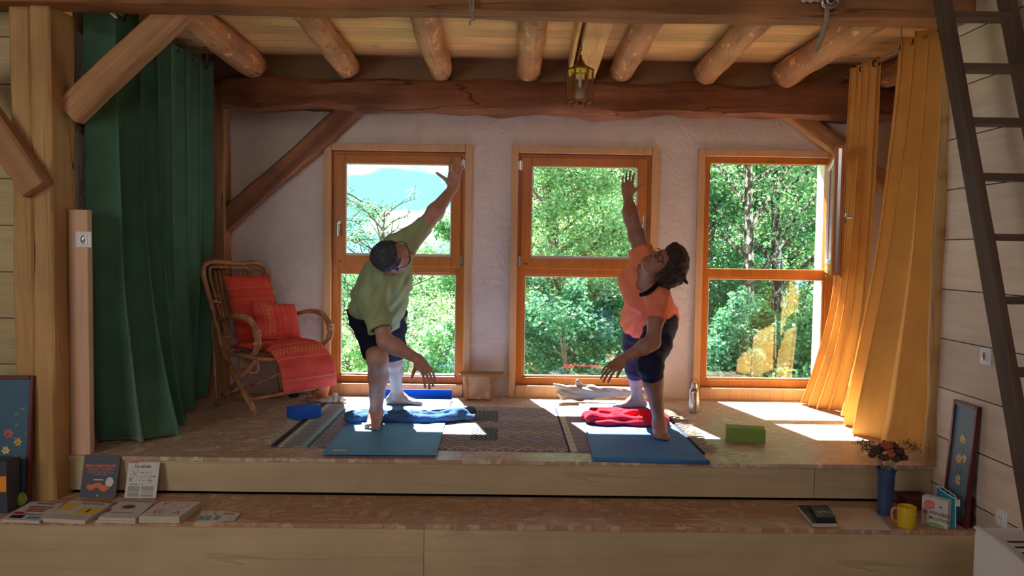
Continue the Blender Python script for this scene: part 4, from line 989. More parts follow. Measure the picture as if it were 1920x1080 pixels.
# dark cylinder and wooden knob behind chair, potted plant
p = PZ(551, 744, 0); o = MB().lathe([(0.033,0.0),(0.036,0.004),(0.036,0.040),(0.032,0.044)], (p.x, p.y, 0), 24).build('black_tin', m_black); smooth_angle(o); tag(o, 'small black round tin on the floor under the rattan chair', 'tin')
p = PZ(516, 747, 0); f = Field(np.array((p.x-0.1,p.y-0.1,-0.01)), np.array((p.x+0.1,p.y+0.1,0.12)), 0.005); f.cap((p.x-0.02,p.y,0.022), (p.x+0.03,p.y,0.026), 0.022, 0.02, k=0.01); f.warp(lambda X,Y,Z: 0.003*np.sin(X*120+Z*90)); f.plane_cut((0,0,0.001),(0,0,-1))
tag(field_obj('driftwood_stub', f, m_small), 'small brown piece of wood under the rattan chair', 'driftwood')
def pot():
    p = PZ(597, 749, 0.0); p = Vector((p.x+0.02, 5.38, 0)); p.x = P(600, 740, 5.38).x
    r = thing('potted_plant', 'terracotta pot plant on a grey saucer, half hidden behind the rattan chair', 'plant', p)
    smooth_angle(MB().lathe([(0.05,0),(0.085,0.006),(0.098,0.022),(0.094,0.024),(0.078,0.012),(0.01,0.010)], (p.x,p.y,0.0), 28).build('saucer', m_saucer, r))
    smooth_angle(MB().lathe([(0.052,0.013),(0.070,0.10),(0.080,0.13),(0.080,0.155),(0.072,0.155),(0.068,0.13),(0.01,0.128)], (p.x,p.y,0.0), 28).build('pot', m_terra, r))
    smooth_angle(MB().lathe([(0.066,0.128),(0.02,0.134),(0.002,0.136)], (p.x,p.y,0.0), 20).build('soil', m_soil, r))
    m = MB(); m.tube(spline([(p.x,p.y,0.13),(p.x-0.01,p.y,0.28),(p.x-0.03,p.y,0.37)], 5), 0.004, 6); m.build('stem', m_leaf_in, r, smooth=True)
    for k, (dx, dz) in enumerate(((-0.05,0.03),(0.04,0.02),(-0.02,-0.02),(0.02,0.045),(-0.055,0.0))):
        a = Vector((p.x-0.03, p.y, 0.37)); t = a+Vector((dx, -0.01*k, dz)); s = (t-a).cross(Vector((0,1,0.3))).normalized()*0.009; mid = a.lerp(t, 0.5)+Vector((0,0,0.008))
        MB().add([a, mid+s, t, mid-s], [(0,1,2,3)]).build('leaf', m_leaf_in, r)
pot()
# ------------------------------------------------------------------ bench, driftwood, bottle
def bench():
    x0, x1 = P(862, 702, 5.50).x, P(945, 702, 5.50).x; zt = P(900, 699, 5.50).z; y0, y1 = 5.42, 5.575
    r = thing('step_stool', 'tiny wooden bench with a thin top between the left and middle windows', 'stool', ((x0+x1)/2, 5.5, 0))
    MB().box((x0, y0, zt-0.016), (x1, y1, zt), bev=0.002).build('top', m_small, r)
    xa, xb = P(874, 720, 5.46).x, P(921, 720, 5.46).x
    for x in (xa, xb): MB().box((x-0.010, y0+0.02, 0.0), (x+0.012, y1-0.015, zt-0.017), bev=0.002).build('leg', m_small, r)
    MB().box((xa+0.013, y0+0.028, 0.008), (xb-0.011, y0+0.043, zt-0.018)).build('panel', m_osb2, r)
bench()
def drift():
    Y = 5.42
    pts = [(1046,732,0.022),(1062,737,0.034),(1085,738,0.045),(1110,737,0.042),(1150,735,0.036),(1190,736,0.034),(1222,739,0.024)]
    W_ = [P(a, b, Y) for a, b, c in pts]; f = Field((W_[0].x-0.1, Y-0.15, -0.01), (W_[-1].x+0.1, Y+0.14, 0.24), 0.006)
    for i in range(len(pts)-1): f.cap(W_[i], W_[i+1], pts[i][2], pts[i+1][2], k=0.03)
    a = P(1085, 732, Y); f.cap(a, P(1083, 714, Y), 0.030, 0.012, k=0.035); f.cap(P(1055,726,Y), P(1040,722,Y-0.02), 0.022, 0.010, k=0.03); f.cap(P(1060,736,Y), P(1055,746,Y-0.03), 0.026, 0.020, k=0.03)
    f.cap(P(1070,728,Y), P(1060,724,Y+0.03), 0.024, 0.012, k=0.02); f.cap(P(1098,730,Y), P(1110,726,Y), 0.02, 0.012, k=0.03)
    f.warp(lambda X, Y_, Z: 0.0035*np.sin(X*22+Z*90+Y_*60) + 0.002*np.sin(X*60+Z*210) + 0.0015*np.sin(Y_*190+Z*140))
    f.plane_cut((0,0,0.001), (0,0,-1))
    tag(field_obj('driftwood_log', f, m_drift, smooth_iter=1), 'bleached grey driftwood log lying under the middle window', 'driftwood')
drift()
def bottle():
    p = PZ(1300.5, 773, 0.0); s = (773-713)/1450*p.y*1.0; H = 0.205
    r = thing('water_bottle', 'brushed steel water bottle with wire loop, between the woman and the right window', 'bottle', p)
    smooth_angle(MB().lathe([(0.030,0.0),(0.0335,0.003),(0.034,0.006),(0.034,0.138),(0.031,0.150),(0.021,0.162),(0.0195,0.166),(0.0195,0.170)], p, 32).build('body', m_steel, r), 30)
    smooth_angle(MB().lathe([(0.022,0.171),(0.022,0.193),(0.020,0.196),(0.001,0.196)], p, 28, cap=False).build('cap', m_steel, r), 30)
    pts = []
    for k in range(13):
        a = math.pi*k/12; pts.append(p+Vector((0.027*math.cos(a), 0, 0.188+0.036*math.sin(a))))
    pts = [p+Vector((0.021,0,0.178))]+pts+[p+Vector((-0.021,0,0.178))]
    MB().tube(pts, 0.0018, 6).build('loop', m_dark_metal, r, smooth=True)
bottle()
# ------------------------------------------------------------------ rattan chair
def chair():
    O = Vector((-1.58, 5.205, 0)); w = Vector((0.597, 0.802, 0)).normalized(); fd = Vector((0.802, -0.597, 0)).normalized()
    L = lambda a, b, z: O + w*a + fd*b + Vector((0,0,z))
    r = thing('rattan_armchair', 'bent rattan armchair with looped arms between the green curtain and the left window', 'armchair', O)
    T = lambda nm, pts, rad, n=5, **k: MB().tube(spline(pts, n), rad, 10, **k).build(nm, m_rattan, r, smooth=True)
    sh = 0.36
    # back hoop
    hoop = [L(-0.24,-0.16,sh-0.02), L(-0.25,-0.225,0.55), L(-0.275,-0.305,0.80), L(-0.278,-0.335,0.90), L(-0.24,-0.345,0.955), L(-0.12,-0.345,0.958), L(0.0,-0.34,0.945), L(0.10,-0.335,0.955), L(0.17,-0.33,0.945), L(0.215,-0.32,0.89), L(0.23,-0.29,0.78), L(0.235,-0.22,0.55), L(0.24,-0.16,sh-0.02)]
    T('back_hoop', hoop, 0.017, 6)
    T('inner_hoop', [L(-0.20,-0.20,0.50), L(-0.235,-0.295,0.80), L(-0.235,-0.325,0.90), L(-0.195,-0.335,0.925), L(0.0,-0.33,0.915), L(0.13,-0.32,0.925), L(0.18,-0.31,0.88), L(0.20,-0.28,0.76), L(0.205,-0.20,0.50)], 0.008, 6)
    for k in range(13):
        a = -0.20+0.031*k; T('back_slat', [L(a*0.9,-0.16,sh+0.02), L(a,-0.245,0.66), L(a*1.02,-0.315,0.90)], 0.0055, 3)
    T('back_rail', [L(-0.235,-0.27,0.73), L(0.0,-0.285,0.73), L(0.225,-0.265,0.73)], 0.008, 4)
    T('back_rail', [L(-0.24,-0.19,0.46), L(0.235,-0.19,0.46)], 0.009, 2)
    # seat frame
    T('seat_frame', [L(-0.245,-0.18,sh), L(-0.25,0.05,sh+0.005), L(-0.245,0.26,sh), L(-0.18,0.31,sh-0.005), L(0.0,0.315,sh-0.005), L(0.18,0.31,sh-0.005), L(0.245,0.26,sh), L(0.25,0.05,sh+0.005), L(0.24,-0.18,sh)], 0.014, 5)
    for k in range(9): T('seat_slat', [L(-0.2+0.05*k,-0.18,sh), L(-0.2+0.05*k,0.06,sh-0.012), L(-0.2+0.05*k,0.31,sh)], 0.006, 3)
    T('apron_loop', [L(-0.235,0.20,sh-0.01), L(-0.235,0.20,sh-0.085), L(-0.235,0.12,sh-0.10), L(-0.235,0.03,sh-0.085), L(-0.235,0.03,sh-0.01)], 0.009, 5)
    T('apron_loop', [L(-0.232,0.23,sh-0.01), L(-0.232,0.16,sh-0.055), L(-0.232,0.08,sh-0.055), L(-0.232,0.0,sh-0.01)], 0.007, 5)
    # arms: three canes bundled, looping down to the seat
    for s in (-1, 1):
        a = 0.255*s
        arm = [L(a*0.95,-0.235,0.585), L(a*1.05,-0.08,0.595), L(a*1.12,0.08,0.625), L(a*1.14,0.20,0.610), L(a*1.15,0.27,0.535), L(a*1.12,0.27,0.455), L(a*1.04,0.20,0.39), L(a*0.98,0.13,sh)]
        ar = T('arm', arm, 0.0145, 6)
        MB().tube(spline([p+fd*0.020+Vector((0,0,-0.004)) for p in arm[2:7]], 6), 0.0085, 8).build('arm_cane', m_rattan, ar, smooth=True)
        MB().tube(spline([p-fd*0.020+Vector((0,0,-0.010)) for p in arm[2:7]], 6), 0.0085, 8).build('arm_cane', m_rattan, ar, smooth=True)
        for q, dz in ((L(a*1.15,0.27,0.54), 0),(L(a*1.15,0.275,0.515),0),(L(a*1.13,0.27,0.465),0)):
            MB().tube([q+Vector((0,0,0.008)), q-Vector((0,0,0.008))], 0.026, 12).build('binding', m_rattan, ar, smooth=False)
    # crossing legs, each side
    for s in (-1, 1):
        a = 0.262*s
        T('leg', [L(a,-0.16,sh+0.04), L(a*1.01,0.05,0.17), L(a*1.02,0.235,0.0)], 0.017, 4)
        T('leg', [L(a*0.9,0.20,sh-0.01), L(a*0.93,0.0,0.19), L(a*0.96,-0.225,0.0)], 0.017, 4)
        T('leg_brace', [L(a*1.0,0.15,0.12), L(a*1.03,0.225,0.02)], 0.010, 2)
        T('side_stretcher', [L(a*1.0,0.19,0.075), L(a*0.98,0.0,0.07), L(a*0.95,-0.17,0.085)], 0.009, 3)
        T('back_post', [L(a*0.95,-0.28,0.62), L(a*0.97,-0.25,0.3), L(a*0.97,-0.225,0.02)], 0.009, 3)
    T('stretcher', [L(-0.26,0.17,0.095), L(0.0,0.18,0.10), L(0.26,0.17,0.095)], 0.010, 3)
    T('diagonal_stay', [L(-0.22,-0.12,0.08), L(0.0,0.05,0.20), L(0.20,0.15,0.30)], 0.010, 3)
    # cushions
    def slab(name, label, path, width, th, mat, cat, puff=0.6, uvflip=False, nU=24, nV=30, skew=0.0):
        """path = list of (b, z) centre line, swept across a in [-width/2, width/2]"""
        P3 = spline([Vector((b, 0, z)) for b, z in path], 8); n = len(P3); vv = []; ff = []; uv = []
        cum = [0]
        for i in range(n-1): cum.append(cum[-1]+(P3[i+1]-P3[i]).length)
        for sgn in (1, -1):
            for i in range(n):
                t = (P3[min(i+1, n-1)]-P3[max(i-1, 0)]).normalized(); nm = Vector((-t.z, 0, t.x))
                v = cum[i]/cum[-1]
                for j in range(nU+1):
                    u = j/nU; e = (1-abs(2*u-1)**5)*(1-abs(2*v-1)**7); e = max(e, 0.0)
                    pin = 1-0.05*(1-e); h = th/2*(max(e, 0)**0.5)*(1+0.15*nz((u*4, v*4, sgn*3), 1.4))
                    q = P3[i]+nm*(sgn*h); a = (u-0.5)*width*pin + skew*(v-0.5)
                    vv.append(L(a, q.x, q.z+0.004*nz((u*9, v*9, 2), 1.0))); uv.append((u, v))
        N = n*(nU+1)
        for i in range(n-1):
            for j in range(nU):
                k = i*(nU+1)+j; ff.append((k, k+nU+1, k+nU+2, k+1)); ff.append((N+k, N+k+1, N+k+nU+2, N+k+nU+1))
        ring = list(range(nU+1))+[i*(nU+1)+nU for i in range(1, n)]+[(n-1)*(nU+1)+j for j in range(nU-1, -1, -1)]+[i*(nU+1) for i in range(n-2, 0, -1)]
        for p_, q_ in zip(ring, ring[1:]+ring[:1]): ff.append((p_, q_, N+q_, N+p_))
        o = link(name, vv, ff, mat, smooth=True); ly = o.data.uv_layers.new(name='UVMap')
        for lp in o.data.loops: ly.data[lp.index].uv = uv[lp.vertex_index]
        md = o.modifiers.new('sub', 'SUBSURF'); md.levels = 1; md.render_levels = 1
        tag(o, label, cat); return o
    slab('seat_cushion', 'long red woven seat cushion drooping over the front of the rattan armchair', [(0.43, 0.155), (0.42, 0.24), (0.385, 0.33), (0.30, 0.405), (0.16, 0.425), (0.0, 0.415), (-0.14, 0.405)], 0.455, 0.055, m_cush_pad, 'cushion')
    bc = slab('back_cushion', 'large red woven back cushion tied against the back of the rattan armchair', [(-0.105, 0.42), (-0.135, 0.55), (-0.19, 0.70), (-0.245, 0.865)], 0.37, 0.07, m_cush_back, 'cushion', skew=-0.02)
    tie = MB().tube(spline([L(-0.02,-0.345,0.975), L(0.02,-0.325,0.935), L(0.09,-0.27,0.86)], 5), 0.008, 6, sq=(0.4,1.2)).build('tie_strap', m_cream, None, smooth=True)
    tie.parent = bc; tie.matrix_parent_inverse = bc.matrix_world.inverted(); tie.location = tie.location
    tie.matrix_parent_inverse = Matrix.Translation(-ORG[bc.name])
    MB().tube([L(-0.255,-0.262,0.70), L(-0.21,-0.235,0.69)], 0.006, 6).build('side_tie', m_cream, r, smooth=True)
    # small pillow standing on the seat
    def pillow():
        c = L(0.035, 0.03, 0.565); up = (fd*-0.42+Vector((0,0,1))).normalized(); sd = (w*1.0+Vector((0,0,-0.10))).normalized(); up = (up - sd*up.dot(sd)).normalized(); nr = sd.cross(up)
        if nr.dot(fd) < 0: nr = -nr
        vv = []; ff = []; uv = []; n = 28; S = 0.355; H = 0.27
        for sg in (1, -1):
            for j in range(n+1):
                for i in range(n+1):
                    u, v = i/n, j/n; ex = 1-(2*u-1)**4; ey = 1-(2*v-1)**4; e = max(0, ex*ey)
                    h = 0.062*e**0.5; cx = (u-0.5)*S*(1-0.07*(1-abs(2*v-1)**2)*(abs(2*u-1))); cy = (v-0.5)*H*(1-0.07*(1-abs(2*u-1)**2)*abs(2*v-1))
                    vv.append(c+sd*cx+up*cy+nr*(sg*h+0.004*nz((u*6, v*6, 7), 1.2))); uv.append((v, u))
        N = (n+1)**2
        for j in range(n):
            for i in range(n):
                k = j*(n+1)+i; ff.append((k, k+1, k+n+2, k+n+1)); ff.append((N+k, N+k+n+1, N+k+n+2, N+k+1))
        ring = list(range(n+1))+[j*(n+1)+n for j in range(1, n+1)]+[n*(n+1)+i for i in range(n-1, -1, -1)]+[j*(n+1) for j in range(n-1, 0, -1)]
        for p_, q_ in zip(ring, ring[1:]+ring[:1]): ff.append((q_, p_, N+p_, N+q_))
        o = link('throw_pillow', vv, ff, m_cush_small, smooth=True); ly = o.data.uv_layers.new(name='UVMap')
        for lp in o.data.loops: ly.data[lp.index].uv = uv[lp.vertex_index]
        tag(o, 'smaller red pillow with a column of diamonds, in front of the back cushion', 'pillow')
    pillow()
    for pts in ([L(-0.24,0.05,0.28), L(-0.1,-0.05,0.24), L(0.05,-0.15,0.22)], [L(-0.235,0.10,0.27), L(-0.235,0.11,0.18), L(-0.23,0.10,0.09)]):
        MB().tube(spline(pts, 4), 0.003, 6).build('tie_cord', m_cord_red, r, smooth=True)
chair()
# ------------------------------------------------------------------ things on the lower step
ZS = -0.19
def colour(name, c, rough=0.5): return plain(name, srgb(*c), rough, var=0.04)
c_dark = colour('dark_grey_cover', (62,64,76)); c_orange = colour('cover_orange', (226,104,48)); c_whitep = colour('paper_white', (206,202,196)); c_ink = colour('ink_dark', (40,40,46)); c_red = colour('print_red', (186,48,56))
c_copper = colour('copper_print', (206,108,40)); c_yel = colour('print_yellow', (226,190,70)); c_bluep = colour('print_blue', (50,60,110)); c_greyp = colour('print_grey', (150,152,146)); c_pages = colour('page_edges', (196,184,164), 0.9); c_green = colour('print_green', (120,170,80)); c_pink = colour('print_pink', (226,104,110)); c_teal = colour('print_teal', (110,160,160))
def panel(name, C, ux, uy, u0, v0, u1, v1, mat, parent, lift=0.0006):
    """thin printed patch on a cover; C corner, ux/uy full-length edge vectors"""
    n = ux.cross(uy).normalized()*lift
    a = C+ux*u0+uy*v0+n; b = C+ux*u1+uy*v0+n; c = C+ux*u1+uy*v1+n; d = C+ux*u0+uy*v1+n
    return MB().quad(a, b, c, d).build(name, mat, parent)
def disc(name, C, ux, uy, u, v, r, mat, parent, lift=0.0008, el=1.0, a0=0, a1=2*math.pi, inner=0.0):
    n = ux.cross(uy).normalized()*lift; x = ux.normalized(); y = uy.normalized(); c = C+ux*u+uy*v+n; N = 28; m = MB(); vs = []; fs = []
    for k in range(N+1):
        a = a0+(a1-a0)*k/N; d = x*math.cos(a)*r+y*math.sin(a)*r*el; vs += [c+d*inner, c+d]
    for k in range(N): fs.append((2*k, 2*k+1, 2*k+3, 2*k+2))
    return m.add(vs, fs).build(name, mat, parent)
def standing_book(name, label, cat, pxl, pxr, pyb, pyt, Y, lean, th, mat, group=None):
    """book standing on the step leaning back on the riser; returns root, corner, edge vectors of its front"""
    a = P(pxl, pyb, Y); b = P(pxr, pyb, Y); a.z = b.z = ZS+0.001; H = 0
    t = P((pxl+pxr)/2, pyt, Y+lean); up = (Vector((0, lean, t.z-ZS))); ux = b-a; ux.z = 0
    n = ux.cross(up).normalized()
    r = thing(name, label, cat, (a+b)/2, group)
    for nm, o0, o1, m in (('front_cover', 0, 0.002, mat), ('page_block', 0.002, th-0.002, c_pages), ('back_cover', th-0.002, th, mat)):
        v = []
        for o in (o0, o1):
            for (s, q) in ((0,0),(1,0),(1,1),(0,1)): v.append(a+ux*s+up*q-n*o)
        q_ = MB().add(v, [(0,1,2,3),(7,6,5,4),(0,4,5,1),(1,5,6,2),(2,6,7,3),(3,7,4,0)]).build(nm, m, r)
        if nm == 'front_cover': fc = q_
    return fc, a, ux, up
r, C, ux, uy = standing_book('book', 'dark grey book with orange title and copper bowls, standing against the riser', 'book', 149, 215, 941, 853, 3.80, 0.055, 0.012, c_dark)
def T(s, u, v, size, mat, nm='title', bold=0.0): 
    n = ux.cross(uy).normalized(); return text(nm, s, size, C+ux*u+uy*v+n*0.0008, ux, uy, mat, r, bold=bold)
T('BOLS CHANTANTS', 0.5, 0.735, 0.0175, c_orange, bold=0.0006); T('TIBÉTAINS ET DE CRISTAL', 0.5, 0.655, 0.0115, c_orange, bold=0.0003)
T('Pierres précieuses · Énergie · Relaxation · Meditation', 0.5, 0.595, 0.0062, c_whitep, 'subtitle'); T('Livres pratiques et exercices', 0.5, 0.54, 0.006, c_whitep, 'subtitle')
T('— — —', 0.5, 0.9, 0.008, c_whitep, 'author_line')
for u, v, rr in ((0.30,0.27,0.024),(0.66,0.25,0.026),(0.48,0.31,0.020)):
    disc('bowl_print', C, ux, uy, u, v, rr, c_copper, r, 0.0009, 0.9, math.pi, 2*math.pi); disc('bowl_rim_print', C, ux, uy, u, v, rr, c_orange, r, 0.0011, 0.28)
disc('cushion_print', C, ux, uy, 0.80, 0.36, 0.020, c_whitep, r, 0.0007, 1.2)
panel('mallet_print', C, ux, uy, 0.34, 0.40, 0.62, 0.425, c_whitep, r, 0.0010); disc('publisher_mark', C, ux, uy, 0.5, 0.04, 0.004, c_whitep, r)
r, C, ux, uy = standing_book('booklet', 'white booklet with the title Le stress, standing against the riser', 'booklet', 233, 292, 944, 867, 3.80, 0.050, 0.006, c_whitep)
T('Le stress', 0.48, 0.885, 0.022, c_ink, bold=0.0004); panel('red_tab', C, ux, uy, 0.02, 0.975, 0.32, 1.0, c_red, r)
rnd = random.Random(5)
for k in range(16):
    for j in range(8):
        if rnd.random() < 0.75:
            u = 0.10+0.80*k/16; v = 0.36+0.44*j/8; panel('cartoon_print', C, ux, uy, u, v, u+rnd.uniform(0.02,0.05), v+rnd.uniform(0.012,0.05), rnd.choice([c_ink, c_greyp, c_green, c_red, c_greyp, c_ink, c_teal]), r, 0.0007) if k % 2 == 0 and j % 2 == 0 or rnd.random() < 0.35 else None
for u0, u1, v0, v1 in ((0.08,0.45,0.17,0.33),(0.50,0.9,0.20,0.33),(0.08,0.45,0.03,0.15),(0.50,0.9,0.14,0.18),(0.50,0.9,0.03,0.11)): panel('text_column', C, ux, uy, u0, v0, u1, v1, c_greyp, r)
def flat_item(name, label, cat, pts, z, th, mat, pages=True, group=None):
    """thin slab lying on the step; pts are four pixels of its top face (front-left, front-right, back-right, back-left)"""
    c = [PZ(px, py, z+th) for px, py in pts]; cx = sum(c, Vector())/4
    r = thing(name, label, cat, (cx.x, cx.y, z), group)
    def sl(nm, z0, z1, m, ins=0.0):
        cc = [q.lerp(cx, ins) for q in c]; v = [Vector((q.x, q.y, z0)) for q in cc]+[Vector((q.x, q.y, z1)) for q in cc]
        return MB().add(v, [(3,2,1,0),(4,5,6,7),(0,1,5,4),(1,2,6,5),(2,3,7,6),(3,0,4,7)]).build(nm, m, r)
    if pages and th > 0.004: sl('back_cover', z, z+0.001, mat); sl('page_block', z+0.001, z+th-0.001, c_pages, 0.01); fc = sl('front_cover', z+th-0.001, z+th, mat)
    else: fc = sl('sheet', z, z+th, mat)
    return fc, c[0], c[1]-c[0], c[3]-c[0]
z0 = ZS+0.0005
r, C, ux, uy = flat_item('magazine', 'leftmost flat magazine with red print at the left end of the step', 'magazine', [(2,974), (74,977), (120,944), (58,940)], z0, 0.012, c_whitep)
T = lambda s, u, v, size, mat, nm='title', bold=0.0: text(nm, s, size, C+ux*u+uy*v+Vector((0,0,0.0006)), ux, uy, mat, r, bold=bold)
for v in (0.86, 0.55, 0.45): panel('headline', C, ux, uy, 0.25, v, 0.75, v+0.07, c_red, r)
for v in (0.72, 0.65, 0.30): panel('text_line', C, ux, uy, 0.2, v, 0.85, v+0.03, c_ink, r)
panel('photo_print', C, ux, uy, 0.1, 0.1, 0.45, 0.25, c_ink, r); panel('photo_print', C, ux, uy, 0.55, 0.08, 0.9, 0.22, c_teal, r); panel('photo_print', C, ux, uy, 0.05, 0.30, 0.30, 0.42, c_red, r)
r, C, ux, uy = flat_item('magazine', 'yellow and white magazine overlapping the leftmost one', 'magazine', [(78,972), (160,976), (210,944), (134,938)], z0+0.0005, 0.017, c_whitep)
panel('photo_print', C, ux, uy, 0.02, 0.45, 0.32, 0.80, c_yel, r); panel('photo_print', C, ux, uy, 0.5, 0.30, 0.98, 0.66, c_yel, r); panel('photo_print', C, ux, uy, 0.05, 0.05, 0.9, 0.25, c_pages, r); panel('figure_print', C, ux, uy, 0.72, 0.40, 0.78, 0.58, c_ink, r); panel('text_line', C, ux, uy, 0.35, 0.82, 0.9, 0.9, c_greyp, r)
r, C, ux, uy = flat_item('book', 'white book at the bottom of the pair lying before the Le stress booklet', 'book', [(180,976), (254,978), (285,950), (226,946)], z0, 0.010, c_whitep)
r, C, ux, uy = flat_item('book', 'glossy white book with a round picture, top of the pair before the Le stress booklet', 'book', [(184,970), (254,972), (288,943), (225,940)], z0+0.0107, 0.012, c_whitep)
disc('round_picture', C, ux, uy, 0.42, 0.68, 0.034, c_copper, r, el=0.9); disc('round_picture', C, ux, uy, 0.45, 0.66, 0.026, c_bluep, r, 0.0012, el=0.8); panel('text_line', C, ux, uy, 0.15, 0.28, 0.75, 0.34, c_greyp, r); panel('red_corner', C, ux, uy, 0.0, 0.3, 0.08, 0.5, c_red, r)
r, C, ux, uy = flat_item('book', 'thick pale book with orange letters YOGA on its cover', 'book', [(260,968), (336,969), (376,941), (302,940)], z0, 0.030, c_whitep)
T('Y', 0.22, 0.80, 0.062, c_pink); T('G', 0.30, 0.30, 0.062, c_orange); T('A', 0.80, 0.25, 0.062, c_orange); disc('letter_o', C, ux, uy, 0.66, 0.72, 0.036, c_pink, r, inner=0.93); disc('letter_o', C, ux, uy, 0.42, 0.27, 0.036, c_orange, r, inner=0.93, a0=0.6, a1=5.4)
for k, (x0, lb) in enumerate(((368, 'leftmost white leaflet of the fanned pile beside the thick YOGA book'), (380, 'second leaflet from the left in the fanned pile beside the YOGA book'), (396, 'rightmost top leaflet of the fanned pile on the step'))):
    r, C, ux, uy = flat_item('leaflet', lb, 'leaflet', [(x0,977), (x0+42,979-k), (x0+56,962), (x0+10+k*3,957)], z0+0.001*k, 0.0008, c_whitep, False, 'fanned leaflets on the step')
    panel('heading_print', C, ux, uy, 0.3, 0.6, 0.8, 0.72, c_copper, r); disc('logo_print', C, ux, uy, 0.75, 0.25, 0.006, c_red, r); panel('photo_print', C, ux, uy, 0.03, 0.1, 0.28, 0.5, c_teal, r)
# tennis ball
p = Vector((P(35, 933, 3.66).x, 3.665, ZS+0.0335)); n = NT('tennis_felt'); sh = n.bsdf(n.ramp(n.noise(n.coord(), 60, 3), [(0.3, srgb(120,140,40)), (0.7, srgb(170,190,60))]), 1.0, n.bump(n.noise(n.coord(), 200, 2), 0.6, 0.003)); m_felt = n.done(sh)
r = thing('tennis_ball', 'yellow-green tennis ball at the foot of the left post', 'ball', (p.x, p.y, ZS))
prof = [(max(0.0005, 0.0335*math.sin(math.pi*k/16)), -0.0335*math.cos(math.pi*k/16)) for k in range(17)]
MB().lathe(prof, p, 28).build('felt', m_felt, r, smooth=True)
pts = []
for k in range(48):
    t = 2*math.pi*k/48; q = Vector((math.cos(t)+0.35*math.cos(3*t), math.sin(t)-0.35*math.sin(3*t), 1.1*math.sin(2*t))).normalized()*0.0336; pts.append(p+q)
MB().tube(pts, 0.0012, 5, close=True).build('seam', c_whitep, r, smooth=True)
# painted pictures
def painting(label, A, B, Ct, th, mat_bg, flowers, frame_mat, seed):
    """A bottom-left, B bottom-right, Ct top-left of the outer frame"""
    A, B, Ct = Vector(A), Vector(B), Vector(Ct); ux = B-A; uy = Ct-A; n = ux.cross(uy).normalized()
    r = thing('flower_picture', label, 'picture', (A+B)/2); x = ux.normalized(); y = uy.normalized(); W_, H_ = ux.length, uy.length; fw = 0.019
    R = Matrix((x, y, n)).transposed(); m = MB()
    for lo, hi in (((0,0,-th),(fw,H_,0)), ((W_-fw,0,-th),(W_,H_,0)), ((fw,0,-th),(W_-fw,fw,0)), ((fw,H_-fw,-th),(W_-fw,H_,0))): m.box(lo, hi, R, A, bev=0.003)
    m.build('picture_frame', frame_mat, r)
    MB().box((fw,fw,-th+0.002), (W_-fw,H_-fw,-0.008), R, A).build('canvas', mat_bg, r)
    rn = random.Random(seed); z = -0.0074
    def leaf(cx, cy, a, l, w_, mat, nm): 
        d = Vector((math.cos(a), math.sin(a), 0)); s = Vector((-d.y, d.x, 0)); c = Vector((cx, cy, z+rn.uniform(0,0.0005)))
        pts = [c, c+d*l*0.5+s*w_, c+d*l, c+d*l*0.5-s*w_]; MB().add([A+R@q for q in pts], [(0,1,2,3)]).build(nm, mat, r)
    flowers(rn, leaf, W_, H_, r, A, R, z)
    return r
c_lf = colour('leaf_print', (70,110,60)); c_lf2 = colour('leaf_print_light', (110,140,80)); c_fl = colour('petal_cream', (224,196,132)); c_fp = colour('petal_pink', (196,92,92)); c_fy = colour('petal_yellow', (220,170,50)); c_fc = colour('flower_heart', (110,56,40)); c_bgd = colour('canvas_blue', (62,98,124)); c_bgr = colour('canvas_slate', (92,126,148)); m_frd = plain('dark_red_frame', srgb(92,36,40), 0.35)
def flower(leaf, rn, cx, cy, R_, mat, k=6):
    for j in range(k): leaf(cx, cy, 2*math.pi*j/k+rn.random()*0.3, R_, R_*0.36, mat, 'petal')
    for j in range(3): leaf(cx-R_*0.12, cy-R_*0.12, 2*math.pi*j/3, R_*0.4, R_*0.16, c_fc, 'flower_heart')
def fl_left(rn, leaf, W_, H_, r, A, R, z):
    for k in range(22): leaf(W_-0.03-rn.random()*0.16, 0.05+rn.random()*(H_-0.15), rn.random()*6.28, 0.028, 0.007, rn.choice([c_lf, c_lf2]), 'leaf')
    for cx, cy, s, m in ((0.09,0.34,0.026,c_fp),(0.045,0.30,0.022,c_fy),(0.10,0.26,0.022,c_fl),(0.055,0.215,0.024,c_fy),(0.12,0.20,0.018,c_fy),(0.055,0.15,0.02,c_fl),(0.10,0.13,0.018,c_fp)): flower(leaf, rn, W_-0.02-cx, cy, s, m)
painting('painted flower picture in a dark frame cut by the left edge of the photo', (P(-75, 930, 3.67).x, 3.665, ZS), (P(51, 930, 3.67).x, 3.675, ZS), (P(-70, 706, 3.70).x, 3.72, P(20, 704, 3.73).z), 0.02, c_bgd, fl_left, m_frd, 3)
def fl_right(rn, leaf, W_, H_, r, A, R, z):
    for k in range(46):
        t = rn.random(); leaf(W_/2+rn.gauss(0, 0.028)*(1-t*0.6), 0.05+t*(H_-0.14), rn.random()*6.28, 0.022, 0.005, rn.choice([c_lf, c_lf2]), 'leaf')
    for k in range(26):
        t = rn.random()*0.75; leaf(W_/2+rn.choice([-1,1])*(0.02+rn.random()*0.03), 0.05+t*(H_-0.14), -1.57+rn.gauss(0,0.3), 0.018, 0.005, c_fp, 'bud')
    for cx, cy, s in ((0.0,0.395,0.026),(-0.014,0.30,0.026),(0.026,0.31,0.022),(-0.004,0.20,0.027)): flower(leaf, rn, W_/2+cx, cy, s, c_fl, 7)
A0 = PZ(1785, 955, ZS); B0 = PZ(1828, 985, ZS); yA = 3.80; xA = 2.055
A_ = Vector((P(1784, 940, 3.74).x, 3.80, ZS)); B_ = Vector((P(1832, 985, 3.52).x-0.004, 3.565, ZS)); tp = P(1808, 750, 3.84); 
